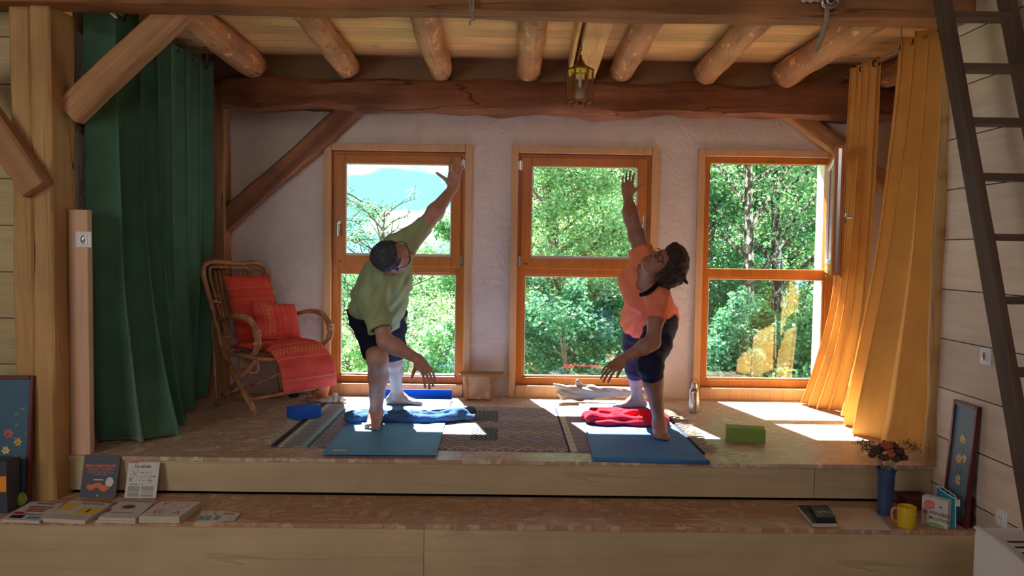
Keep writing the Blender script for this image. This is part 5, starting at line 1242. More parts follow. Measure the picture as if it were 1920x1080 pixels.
painting('tall narrow flower picture leaning on the right board wall', (2.140, 3.69, ZS), (2.140, 3.495, ZS), (2.176, 3.69, 0.378), 0.02, c_bgr, fl_right, m_frd, 9)
# dark box at far left edge
b0 = P(-30, 925, 3.60); m = MB().box((P(-40,900,3.56).x, 3.56, ZS), (P(13,900,3.56).x, 3.655, P(5,866,3.56).z), bev=0.003); r = thing('storage_box', 'black box with an orange panel at the left edge of the step', 'box', (P(-10,900,3.56).x, 3.6, ZS)); m.build('box_body', c_dark, r)
MB().box((P(-40,900,3.56).x+0.002, 3.557, P(5,922,3.56).z), (P(13,900,3.56).x-0.003, 3.5595, P(5,893,3.56).z)).build('orange_panel', colour('panel_orange', (236,150,30)), r)
# ---- right end of the step
def vase():
    p = PZ(1659, 963, ZS); H = P(1663, 878, p.y).z-ZS; m_v = plain('blue_glaze', srgb(58,82,128), 0.35, var=0.25, vs=9)
    r = thing('dried_flower_vase', 'tall dark blue vase with a wavy rim holding dried flowers', 'vase', p)
    prof = [(0.034,0.0),(0.037,0.006),(0.036,0.03),(0.037,H*0.5),(0.039,H*0.85),(0.041,H*0.96),(0.046,H),(0.043,H),(0.036,H*0.94),(0.034,H*0.5),(0.030,0.02),(0.001,0.02)]
    m = MB().lathe(prof, p, 36)
    for i, q in enumerate(m.v):
        if q.z > p.z+H*0.93: a = math.atan2(q.y-p.y, q.x-p.x); d = (Vector((q.x-p.x, q.y-p.y, 0))); q += d*(0.10*math.sin(7*a)); q.z += 0.004*math.sin(7*a+1)
    o = smooth_angle(m.build('vase_body', m_v, r), 40)
    m_st = colour('dry_stem', (150,134,104)); m_df = plain('dried_flower_dark', srgb(84,56,48), 0.95, var=0.3, vs=60); m_rf = plain('dried_flower_red', srgb(176,84,62), 0.95, var=0.25, vs=60); m_gf = plain('dried_sprig', srgb(112,96,66), 0.95, var=0.3, vs=60)
    top = p+Vector((0,0,H)); rn = random.Random(4)
    def stem(t): MB().tube(spline([top+Vector((rn.uniform(-0.02,0.02), rn.uniform(-0.02,0.02), -0.06)), top+Vector(((t-top).x*0.25, (t-top).y*0.25, 0.015)), t], 5), 0.0013, 5).build('stem', m_st, r, smooth=True)
    def bloom(c, R_, mat):
        f = Field(np.array(c)-R_*1.6, np.array(c)+R_*1.6, R_/7)
        f.ell(c, (R_*0.8, R_*0.8, R_*0.62), k=0.0)
        for k in range(16):
            a = rn.random()*6.28; e = rn.uniform(-0.3,1.0); d = Vector((math.cos(a)*math.cos(e), math.sin(a)*math.cos(e), math.sin(e)))
            f.ell(Vector(c)+d*R_*0.72, (R_*0.34, R_*0.30, R_*0.26), k=0.001)
        field_obj('bloom', f, mat, r, smooth_iter=0)
    for dx, dy, dz, R_, mt in ((-0.055,0.0,0.085,0.030,m_df),(-0.03,-0.03,0.060,0.026,m_df),(0.005,0.01,0.105,0.034,m_rf),(0.0,-0.035,0.075,0.026,m_rf),(0.055,0.0,0.08,0.028,m_df),(0.075,-0.01,0.055,0.022,m_df),(0.04,0.02,0.105,0.024,m_df),(0.03,-0.03,0.055,0.024,m_df),(-0.07,0.01,0.06,0.02,m_df),(-0.01,0.03,0.09,0.026,m_df)):
        t = top+Vector((dx,dy,dz)); stem(t); bloom(t, R_, mt)
    for dx, dy, dz in ((-0.14,0.0,0.125),(-0.11,0.02,0.13),(-0.12,-0.03,0.115),(-0.09,0.0,0.115),(0.11,0.0,0.115),(0.14,0.01,0.11),(0.09,0.02,0.125),(0.12,-0.02,0.10),(-0.075,0.02,0.12),(-0.10,0.01,0.09)):
        t = top+Vector((dx,dy,dz)); stem(t); m = MB()
        for k in range(22):
            q = t+Vector((rn.gauss(0,0.014), rn.gauss(0,0.012), rn.gauss(0,0.007))); s = rn.uniform(0.002,0.0042); m.lathe([(0.0004,-s),(s,0),(0.0004,s)], q, 5); 
            if k % 3 == 0: m.tube([t, q], 0.0006, 4)
        m.build('sprig', m_gf, r)
vase()
def mug():
    p = PZ(1699, 988, ZS); m_y = plain('yellow_glaze', srgb(216,178,40), 0.35, var=0.12, vs=120); H = 0.098; R_ = 0.0445*0.92
    r = thing('yellow_mug', 'yellow speckled mug with its handle turned left', 'mug', p)
    smooth_angle(MB().lathe([(R_*0.88,0.0),(R_*0.97,0.004),(R_,0.012),(R_,H-0.004),(R_*0.98,H),(R_*0.93,H),(R_*0.91,H-0.006),(R_*0.90,0.012),(0.001,0.008)], p, 36).build('mug_body', m_y, r), 40)
    MB().tube(spline([p+Vector((-R_*0.96,0,0.082)), p+Vector((-R_-0.018,0,0.090)), p+Vector((-R_-0.030,0,0.070)), p+Vector((-R_-0.022,0,0.035)), p+Vector((-R_*0.97,0,0.020))], 6), 0.0055, 10, sq=(0.8,1.2)).build('handle', plain('mug_handle', srgb(216,150,96), 0.4), r, smooth=True)
mug()
def card_box():
    a = PZ(1727, 980, ZS); b = PZ(1776, 993, ZS); ux = b-a; ux.z = 0; n = Vector((ux.y, -ux.x, 0)).normalized(); H = 0.130; dp = 0.045
    r = thing('card_box', 'white box of cards printed PENSÉES POSITIVES, between the mug and the teal pouch', 'box', (a+b)/2)
    v = [a, b, b-n*dp, a-n*dp]; v = [Vector((q.x,q.y,ZS+0.0005)) for q in v]+[Vector((q.x,q.y,ZS+H)) for q in v]
    MB().add(v, [(3,2,1,0),(4,5,6,7),(0,1,5,4),(1,2,6,5),(2,3,7,6),(3,0,4,7)]).build('carton', c_whitep, r)
    C = Vector((a.x,a.y,ZS)); uy = Vector((0,0,H)); L_ = ux.length
    disc('round_badge', C, ux, uy, 0.30, 0.74, 0.024, c_pink, r, 0.0006, 0.9)
    def T(s, u, v, size, mat, nm='title', bold=0.0): return text(nm, s, size, C+ux*u+uy*v+n*0.0012, ux, uy, mat, r, bold=bold)
    T('ma', 0.30, 0.84, 0.010, c_whitep, 'badge_text'); T('Pensées', 0.30, 0.74, 0.013, c_whitep, 'badge_text'); T('positives', 0.30, 0.64, 0.008, c_whitep, 'badge_text')
    T('PENSÉES', 0.70, 0.46, 0.0235, c_ink); T('POSITIVES', 0.69, 0.26, 0.0195, c_ink)
    disc('heart', C, ux, uy, 0.70, 0.74, 0.0035, c_red, r); disc('heart', C, ux, uy, 0.745, 0.74, 0.0035, c_red, r); disc('heart', C, ux, uy, 0.722, 0.72, 0.004, c_red, r)
    disc('flower_print', C, ux, uy, 0.15, 0.45, 0.011, c_pink, r); disc('flower_print', C, ux, uy, 0.36, 0.30, 0.008, c_red, r, el=0.6); panel('stalk_print', C, ux, uy, 0.14, 0.12, 0.16, 0.38, c_lf, r)
    disc('grass_print', C, ux, uy, 0.55, 0.02, 0.040, c_green, r, 0.0005, 0.35, 0, math.pi)
card_box()
def pouch():
    a = PZ(1790, 978, ZS); b = PZ(1822, 994, ZS); m_t = mk_fabric('teal_fabric', srgb(44,140,168), 0.15, 0, 0.8, 260, wr=0.5); m_pp = plain('piping_white', srgb(214,220,226), 0.6)
    r = thing('teal_pouch', 'teal fabric pouch with white piping standing at the right end of the step', 'pouch', ((a+b)/2).xyz)
    A = Vector((2.075,3.60,ZS)); B = Vector((2.097,3.497,ZS)); ux = B-A; n = Vector((ux.y,-ux.x,0)).normalized(); H = 0.140; vv = []; ff = []; N = 14; K = 12
    for s in (1, -1):
        for j in range(K+1):
            for i in range(N+1):
                u, v = i/N, j/K; th = 0.024*(1-abs(2*u-1)**3)*(1-v*0.55)+0.003 if s*1 else 0
                q = A+ux*(u*1.08-0.04-0.10*(1-v)*0+ -0.06*v)+n*s*th+Vector((0,0,H*v*(1+0.18*(1-u))+0.001)); q += n*0.003*math.sin(u*22)*v
                vv.append(q)
    M_ = (N+1)*(K+1)
    for j in range(K):
        for i in range(N):
            k = j*(N+1)+i; ff.append((k,k+1,k+N+2,k+N+1)); ff.append((M_+k,M_+k+N+1,M_+k+N+2,M_+k+1))
    for i in range(N): ff.append((i, M_+i, M_+i+1, i+1))
    for j in range(K): k = j*(N+1); ff.append((k, k+N+1, M_+k+N+1, M_+k)); k += N; ff.append((k, M_+k, M_+k+N+1, k+N+1))
    o = link('pouch_body', vv, ff, m_t, r, smooth=True)
    top1 = [vv[K*(N+1)+i] for i in range(N+1)]; top2 = [vv[M_+K*(N+1)+i] for i in range(N+1)]
    MB().tube(top1+top2[::-1], 0.0028, 6, close=True).build('piping', m_pp, r, smooth=True)
    MB().tube([vv[j*(N+1)+N] for j in range(K+1)], 0.0026, 6).build('piping', m_pp, r, smooth=True)
    t = top1[-1]; MB().box((t.x-0.004, t.y-0.006, t.z-0.035), (t.x+0.018, t.y-0.002, t.z-0.004)).build('fabric_tab', m_pp, r)
pouch()
# wooden box behind the mug and card box, and round gourd beside the picture
o_ = thing('wooden_box', 'small dark wooden box with a recessed lid behind the mug', 'box', (P(1725,940,3.80).x, 3.79, ZS))
x0, x1 = P(1700,940,3.74).x, P(1748,940,3.74).x; zt = PZ(1700,930,ZS).z+0.062
MB().box((x0, 3.74, ZS), (x1, 3.86, zt-0.012), bev=0.003).build('box_body', m_box, o_); m = MB(); frame_ring(m, x0-0.004, x1+0.004, 3.738, 3.862, 0.018, zt-0.011, zt, bev=0.002); m.v = [Vector((v.x, v.z, v.y)) for v in m.v]; m.f = [tuple(reversed(f)) for f in m.f]; m.build('lid_frame', m_box, o_)
MB().box((x0+0.014, 3.756, zt-0.0105), (x1-0.014, 3.845, zt-0.006)).build('lid_panel', m_box, o_)
f = Field((2.10, 3.50, ZS-0.01), (2.2, 3.64, 0.0), 0.005); c = Vector((2.168, 3.515, ZS+0.034)); f.ell(c, (0.028,0.034,0.034), k=0); f.ell(c+Vector((0,-0.012,0.075)), (0.024,0.034,0.046), k=0.02); f.plane_cut((0,0,ZS+0.001), (0,0,-1))
tag(field_obj('round_gourd', f, m_box), 'dark brown rounded ornament at the foot of the right flower picture', 'ornament')
# books and papers on the right
p = [(1524,981),(1571,981),(1546,947),(1495,947)]
r, C, ux, uy = flat_item('book', 'black hardback book lying under the smaller black box on the step', 'book', p, z0, 0.020, c_ink)
T = lambda s, u, v, size, mat, nm='title', bold=0.0: text(nm, s, size, C+ux*u+uy*v+Vector((0,0,0.0006)), ux, uy, mat, r, bold=bold)
p = [(1533,970),(1567,970),(1551,947),(1518,947)]
r, C, ux, uy = flat_item('card_deck', 'small black boxed deck stacked on the black hardback book', 'box', p, z0+0.0205, 0.022, c_ink, False)
text('title', 'TAO', 0.030, C+ux*0.55+uy*0.45+Vector((0,0,0.0006)), -ux, -uy, c_whitep, r)
r, C, ux, uy = flat_item('paper_sheet', 'lower white paper sheet sticking out under the drawing beside the vase', 'paper', [(1582,992),(1671,994),(1640,958),(1562,952)], z0, 0.0006, c_whitep, False)
r, C, ux, uy = flat_item('paper_sheet', 'cream paper sheet with faint pencil marks beside the vase', 'paper', [(1574,988),(1662,990),(1632,954),(1556,951)], z0+0.0009, 0.0006, colour('cream_paper', (214,190,160)), False)
# ------------------------------------------------------------------ people
def lerp(a, b, t): return Vector(a).lerp(Vector(b), t)
def frame(f, u):
    f = Vector(f).normalized(); u = Vector(u); u = (u-f*u.dot(f)).normalized(); l = u.cross(f); return l, f, u     # left, forward, up
def head(F, c, f, u, s=1.0, k=0.012):
    l, f, u = frame(f, u); c = Vector(c); W = lambda x, y, z: c + l*(x*s) + f*(y*s) + u*(z*s); A = (tuple(l), tuple(f), tuple(u))
    E = lambda p, r, k=k, op='add': F.ell(W(*p), tuple(q*s for q in r), A, k=k*s, op=op)
    C = lambda a, b, ra, rb, k=k, op='add': F.cap(W(*a), W(*b), ra*s, rb*s, k=k*s, op=op)
    E((0,-0.012,0.030), (0.076,0.095,0.086)); E((0,0.030,-0.035), (0.058,0.058,0.078), 0.03); C((-0.035,0.04,-0.078), (0.035,0.04,-0.078), 0.030, 0.030, 0.03)
    E((0,0.074,-0.094), (0.024,0.020,0.018), 0.018); C((-0.03,0.072,0.030), (0.03,0.072,0.030), 0.013, 0.013, 0.016)
    for x in (-1, 1): E((x*0.031,0.098,0.008), (0.019,0.014,0.012), 0.010, 'sub')
    for x in (-1, 1): E((x*0.046,0.056,-0.022), (0.020,0.026,0.020), 0.02)
    for x in (-1, 1): E((x*0.031,0.074,0.008), (0.0135,0.0135,0.0115), 0.003)
    C((0,0.082,0.018), (0,0.114,-0.020), 0.0075, 0.0120, 0.006); E((-0.011,0.094,-0.027), (0.008,0.011,0.008), 0.005); E((0.011,0.094,-0.027), (0.008,0.011,0.008), 0.005)
    C((-0.020,0.080,-0.050), (0.020,0.080,-0.050), 0.0065, 0.0065, 0.006); C((0,0.088,-0.050), (0,0.088,-0.051), 0.007, 0.007, 0.008)
    C((-0.017,0.078,-0.062), (0.017,0.078,-0.062), 0.0075, 0.0075, 0.005)
    C((-0.022,0.094,-0.056), (0.022,0.094,-0.056), 0.0045, 0.0045, 0.003, 'sub')
    for x in (-1, 1):
        F.ell(W(x*0.078,-0.006,-0.002), (0.010*s,0.019*s,0.033*s), (tuple((l*x+f*-0.35).normalized()), tuple((f+l*x*0.35).normalized()), tuple(u)), k=0.006); E((x*0.087,-0.002,0.0), (0.006,0.010,0.019), 0.005, 'sub')
    return W, (l, f, u)
def hand(F, wrist, d, pn, thumb, curl=(0.1,)*4, spread=0.10, s=1.0, th_ang=0.75, th_curl=0.2, wr=0.028, fl=None):
    """d = finger direction, pn = palm normal (palm side), thumb = side the thumb leaves to (+1/-1 along pn x d)"""
    d = Vector(d).normalized(); pn = Vector(pn); pn = (pn-d*pn.dot(d)).normalized(); sd = pn.cross(d)*thumb; w = Vector(wrist)
    F.ecap(w, w+d*0.035*s, 0.029*s, 0.034*s, 0.020*s, 0.017*s, sd, k=0.02)
    F.ecap(w+d*0.030*s, w+d*0.075*s, 0.037*s, 0.040*s, 0.0155*s, 0.0125*s, sd, k=0.016)
    F.ell(w+d*0.038*s+sd*0.022*s+pn*0.008*s, (0.020*s,0.026*s,0.014*s), (tuple(sd), tuple(d), tuple(pn)), k=0.012)
    L_ = [(0.043,0.026,0.021),(0.047,0.030,0.022),(0.044,0.028,0.021),(0.034,0.021,0.019)]; base = w+d*0.086*s
    for i in range(4):
        off = (1.5-i)*0.0205*s; a = (1.5-i)*spread; back = (0.0, 0.004, 0.0, -0.008)[i]*s
        dd = (d*math.cos(a)+sd*math.sin(a)).normalized(); p = base+sd*off+d*back; c = 0.0
        r = (0.0088,0.0090,0.0086,0.0077)[i]*s
        for j, ln in enumerate(L_[i]):
            ln = ln*s*(fl if fl else 1.0); c += curl[i]*(0.8, 1.1, 0.8)[j]; v = (dd*math.cos(c)+pn*math.sin(c)); q = p+v*ln; F.cap(p, q, r, r*0.92, k=0.004 if j == 0 else 0.002); p = q; r *= 0.94
        F.cap(base+sd*off-d*0.02*s, base+sd*off+d*back, 0.010*s, 0.009*s, k=0.008)
    p = w+d*0.028*s+sd*0.026*s+pn*0.006*s; td = (d*math.cos(th_ang)+sd*math.sin(th_ang)+pn*0.15).normalized(); q = p+td*0.042*s; F.cap(p, q, 0.0135*s, 0.0105*s, k=0.012)
    t2 = (td*math.cos(th_curl)+d*math.sin(th_curl)).normalized(); q2 = q+t2*0.032*s; F.cap(q, q2, 0.0105*s, 0.0095*s, k=0.003); q3 = q2+t2*0.022*s; F.cap(q2, q3, 0.0095*s, 0.0078*s, k=0.002)
def foot(F, ankle, d, sole, s=1.0, big=1):
    """d = toe direction on the ground, sole = height of the ground, big = side of the big toe (+1 left of d)"""
    d = Vector(d); d.z = 0; d.normalize(); sd = Vector((-d.y, d.x, 0))*big; a = Vector(ankle); g = Vector((a.x, a.y, sole))
    h = g-d*0.045*s
    F.ecap(h+Vector((0,0,0.026*s)), g+d*0.04*s+Vector((0,0,0.032*s)), 0.031*s, 0.036*s, 0.026*s, 0.032*s, sd, k=0.02)
    F.ecap(g+d*0.03*s+Vector((0,0,0.034*s)), g+d*0.135*s+Vector((0,0,0.018*s)), 0.036*s, 0.046*s, 0.034*s, 0.017*s, sd, k=0.03)
    F.cap(a, g+d*0.035*s+Vector((0,0,0.048*s)), 0.034*s, 0.030*s, k=0.03); F.cap(a, h+Vector((0,0,0.03*s)), 0.030*s, 0.028*s, k=0.03)
    F.ell(a+sd*0.030*s+Vector((0,0,-0.005)), (0.014*s,)*3, k=0.015); F.ell(a-sd*0.030*s+Vector((0,0,-0.014)), (0.013*s,)*3, k=0.015)
    for i, (o, ln, r) in enumerate(((0.032,0.055,0.0145),(0.011,0.056,0.0098),(-0.006,0.050,0.0092),(-0.022,0.042,0.0086),(-0.036,0.032,0.0082))):
        p = g+d*(0.128-0.006*i)*s+sd*o*s+Vector((0,0,r*s*1.25)); q = p+d*ln*s*0.55+sd*(0.002*(2-i))*s; q2 = q+d*ln*0.40*s; q.z = sole+r*s*1.25; q2.z = sole+r*s*0.95
        F.cap(p, q, r*s, r*s, k=0.006); F.cap(q, q2, r*s*1.02, r*s*0.92, k=0.002)
def limb(F, pts, rad, k=0.025, infl=0.0):
    for i in range(len(pts)-1): F.cap(pts[i], pts[i+1], rad[i], rad[i+1], k=k, infl=infl)
def bulged(a, b, ra, rb, bul, at=0.35, side=(0,0,0)):
    m = lerp(a, b, at)+Vector(side); return [Vector(a), m, Vector(b)], [ra, bul, rb]
def fieldbox(pts, pad, h):
    A = np.array([tuple(p) for p in pts]); return Field(A.min(0)-pad, A.max(0)+pad, h)
SOLE = 0.0165
H_ = 0.0046
def glasses(parent, W, ax, s=1.0):
    l, f, u = ax; m = MB()
    for x in (-1, 1):
        pts = [W(x*0.033+0.024*math.cos(a), 0.100-0.010*abs(math.cos(a))*0.5-0.012*(abs(x*0.033+0.024*math.cos(a))/0.057)**2, 0.006+0.017*math.sin(a)) for a in [2*math.pi*k/20 for k in range(20)]]
        m.tube(pts, 0.0018*s, 6, close=True); m.tube([W(x*0.056,0.090,0.012), W(x*0.074,0.070,0.014), W(x*0.079,0.0,0.014), W(x*0.078,-0.012,0.004)], 0.0018*s, 6)
    m.tube([W(-0.010,0.100,0.010), W(0,0.104,0.013), W(0.010,0.100,0.010)], 0.0018*s, 6); m.build('glasses', m_black, parent, smooth=True)
def man():
    fa, fk, fh = P(705,780,4.60), P(708,674,4.40), P(692,594,4.74); fa.z = 0.090
    ra_, rk, rh = P(744,744,5.20), P(738,676,5.02), P(732,594,4.80); ra_.z = 0.088
    pel = lerp(fh, rh, 0.5); pel = P(708,590,4.78)
    wai = P(710,566,4.68); che = P(722,525,4.54); upc = P(728,503,4.47); nek = P(733,497,4.42)
    sR, eR, wR = P(700,548,4.36), P(722,640,4.26), P(785,674,4.28); sL, eL, wL = P(748,462,4.52), P(801,417,4.60), P(849,353,4.72)
    side = (sL-sR).normalized(); ps = Vector((0.97,0.15,0.0)).normalized(); ms = (side+ps).normalized()
    root = thing('person', 'person in a pale green t-shirt and dark shorts twisting over the left mat', 'person', (pel.x, 4.85, SOLE))
    allp = [fa, ra_, wL+Vector((0.1,0.05,0.18)), wR+Vector((0.12,-0.1,-0.16)), sR, P(797,762,5.2), P(702,816,4.40), pel]
    F = fieldbox(allp, 0.13, H_)
    # legs
    limb(F, *bulged(fk, fa, 0.054, 0.034, 0.057, 0.34, (0.004,0.02,0)), k=0.03); limb(F, [fh, lerp(fh,fk,0.5), fk], [0.092,0.078,0.055], k=0.04); F.ell(fk+Vector((0,-0.022,0.012)), (0.036,0.034,0.044), k=0.04)
    limb(F, *bulged(rk, ra_, 0.050, 0.033, 0.050, 0.32, (0,0.02,0)), k=0.03); limb(F, [rh, lerp(rh,rk,0.5), rk], [0.092,0.075,0.056], k=0.03)
    foot(F, fa, (0.0,-1.0,0), SOLE, 0.98, 1); foot(F, ra_, (1.0,-0.06,0), SOLE, 0.95, -1)
    # torso
    F.ecap(pel, wai, 0.150, 0.140, 0.105, 0.105, ps, k=0.06); F.ecap(wai, che, 0.140, 0.160, 0.105, 0.115, ms, k=0.06); F.ecap(che, upc, 0.160, 0.150, 0.110, 0.095, side, k=0.06)
    F.cap(sR, sL, 0.062, 0.062, k=0.06); F.cap(lerp(upc, nek, 0.3), nek+Vector((0,-0.03,0.0)), 0.060, 0.056, k=0.05)
    hc = P(735,482,4.27); hf = (0.97,0.10,0.20); hu = (-0.22,-0.90,0.28)
    F.cap(nek, lerp(nek, hc, 0.75), 0.058, 0.055, k=0.03)
    W, ax = head(F, hc, hf, hu, 1.0)
    # arms
    limb(F, [sR, lerp(sR,eR,0.5), eR], [0.056,0.046,0.041], k=0.03); limb(F, *bulged(eR, wR, 0.040, 0.027, 0.043, 0.28), k=0.03)
    limb(F, [sL, lerp(sL,eL,0.5), eL], [0.058,0.047,0.042], k=0.03); limb(F, *bulged(eL, wL, 0.041, 0.028, 0.048, 0.30), k=0.03)
    hand(F, wL, (0.13,0.06,1.0), (0.05,-1.0,0.0), 1, (0.14,0.10,0.12,0.20), 0.11, 1.0, 0.98, -0.15, fl=0.92)
    hand(F, wR, (0.56,-0.52,-0.66), (-0.40,0.55,-0.70), 1, (0.24,0.30,0.32,0.34), 0.12, 1.0, 0.85, 0.1)
    F.plane_cut((0,0,SOLE+0.0003), (0,0,-1))
    field_obj('body', F, m_skin, root, smooth_iter=1)
    # shirt
    S = fieldbox([pel, che, sL, sR, eR, eL, upc], 0.16, 0.0055)
    q = 0.014
    S.ecap(pel+(pel-wai)*0.6, wai, 0.160, 0.146, 0.115, 0.108, ps, k=0.05, infl=q+0.008); S.ecap(wai, che, 0.146, 0.160, 0.108, 0.115, ms, k=0.06, infl=q+0.004); S.ecap(che, upc, 0.160, 0.150, 0.110, 0.095, side, k=0.06, infl=q)
    S.cap(sR, sL, 0.062, 0.062, k=0.06, infl=q)
    cR = P(714,624,4.27); S.cap(sR, cR, 0.072, 0.074, k=0.03, infl=0); cL = P(803,416,4.61); S.cap(lerp(sL,upc,0.25), cL, 0.088, 0.052, k=0.05, infl=0)
    S.cap(P(690,565,4.50), P(700,600,4.42), 0.06, 0.05, k=0.05)
    dR = (cR-sR).normalized(); dL = (cL-sL).normalized(); dS = (pel-wai).normalized()
    S.warp(lambda X,Y,Z: 0.0062*np.sin(62*(X*0.95-Z*0.35)+3*np.sin(11*Z+6*X)+18*Y)*np.clip(1.3-np.abs(Z-0.82)*3.0, 0.15, 1) + 0.003*np.sin(90*X-55*Z+30*Y))
    box = lambda c, r: (np.array(c)-r, np.array(c)+r)
    lo, hi = box(cR, 0.12); hem = cR-dR*0.018; S.plane_cut(hem, dR+Vector((0.12,0,0)), lo, hi); S.cap(hem-dR*0.025, cR+dR*0.03, 0.055, 0.058, k=0.004, op='sub')
    lo, hi = box(cL+dL*0.06, 0.13); hem = cL-dL*0.022; S.plane_cut(hem, dL, lo, hi); S.cap(hem-dL*0.02, cL+dL*0.02, 0.042, 0.042, k=0.003, op='sub')
    lo, hi = box(pel, 0.31); hp = pel+dS*0.030; S.plane_cut(hp, dS+Vector((0,0,-0.25)), lo, hi)
    S.cap(lerp(upc, nek, 0.9)+Vector((0.0,0,0)), hc, 0.066, 0.075, k=0.012, op='sub')
    field_obj('t_shirt', S, m_shirtg, root, smooth_iter=2)
    # shorts
    S = fieldbox([fh, fk, rh, rk, pel], 0.17, 0.0055); q = 0.012
    S.ecap(pel+(wai-pel)*0.55, pel+(pel-wai)*0.1, 0.148, 0.152, 0.108, 0.112, ps, k=0.05, infl=q)
    fe = lerp(fh, fk, 0.86); re = lerp(rh, rk, 0.88); S.cap(fh, fe, 0.098, 0.076, k=0.04, infl=q-0.006); S.cap(rh, re, 0.096, 0.072, k=0.04, infl=q-0.006); S.cap(P(676,590,4.74), P(690,620,4.66), 0.07, 0.07, k=0.05)
    S.warp(lambda X,Y,Z: 0.0035*np.sin(70*Z+30*X+25*Y)+0.003*np.sin(50*X-60*Z))
    for (h0, k0, e0) in ((fh, fk, fe), (rh, rk, re)):
        d = (k0-h0).normalized(); lo, hi = box(e0+d*0.05, 0.12); S.plane_cut(e0, d+Vector((0,0,-0.35)), lo, hi)
    S.cap(lerp(fe, fh, 0.08), fk, 0.068, 0.068, k=0.003, op='sub'); S.cap(lerp(re, rh, 0.08), rk, 0.064, 0.064, k=0.003, op='sub')
    field_obj('shorts', S, m_shorts, root, smooth_iter=2)
    # hair: short, close to the skull, high forehead
    l, f, u = ax; Hh = Field(np.array(hc)-0.15, np.array(hc)+0.15, 0.0045); A = (tuple(l), tuple(f), tuple(u))
    Hh.ell(W(0,-0.022,0.034), (0.083,0.094,0.090), A, k=0.01); Hh.cap(W(-0.068,-0.01,-0.03), W(-0.068,0.03,-0.005), 0.016, 0.012, k=0.01); Hh.cap(W(0.068,-0.01,-0.03), W(0.068,0.03,-0.005), 0.016, 0.012, k=0.01); Hh.ell(W(0,-0.055,-0.02), (0.062,0.048,0.045), A, k=0.02)
    Hh.plane_cut(W(0,0.052,0.060), f*1.0+u*-0.45, rnd=0.008); Hh.warp(lambda X,Y,Z: 0.0022*np.sin(X*240+50*np.sin(Z*20))*np.sin(Z*210+Y*160) + 0.002*np.sin(Y*130+X*90))
    for x in (-1, 1): Hh.ell(W(x*0.088,-0.002,-0.004), (0.014,0.022,0.034), A, k=0.004, op='sub')
    field_obj('hair', Hh, m_hairm, root, smooth_iter=1)
    glasses(root, W, ax)
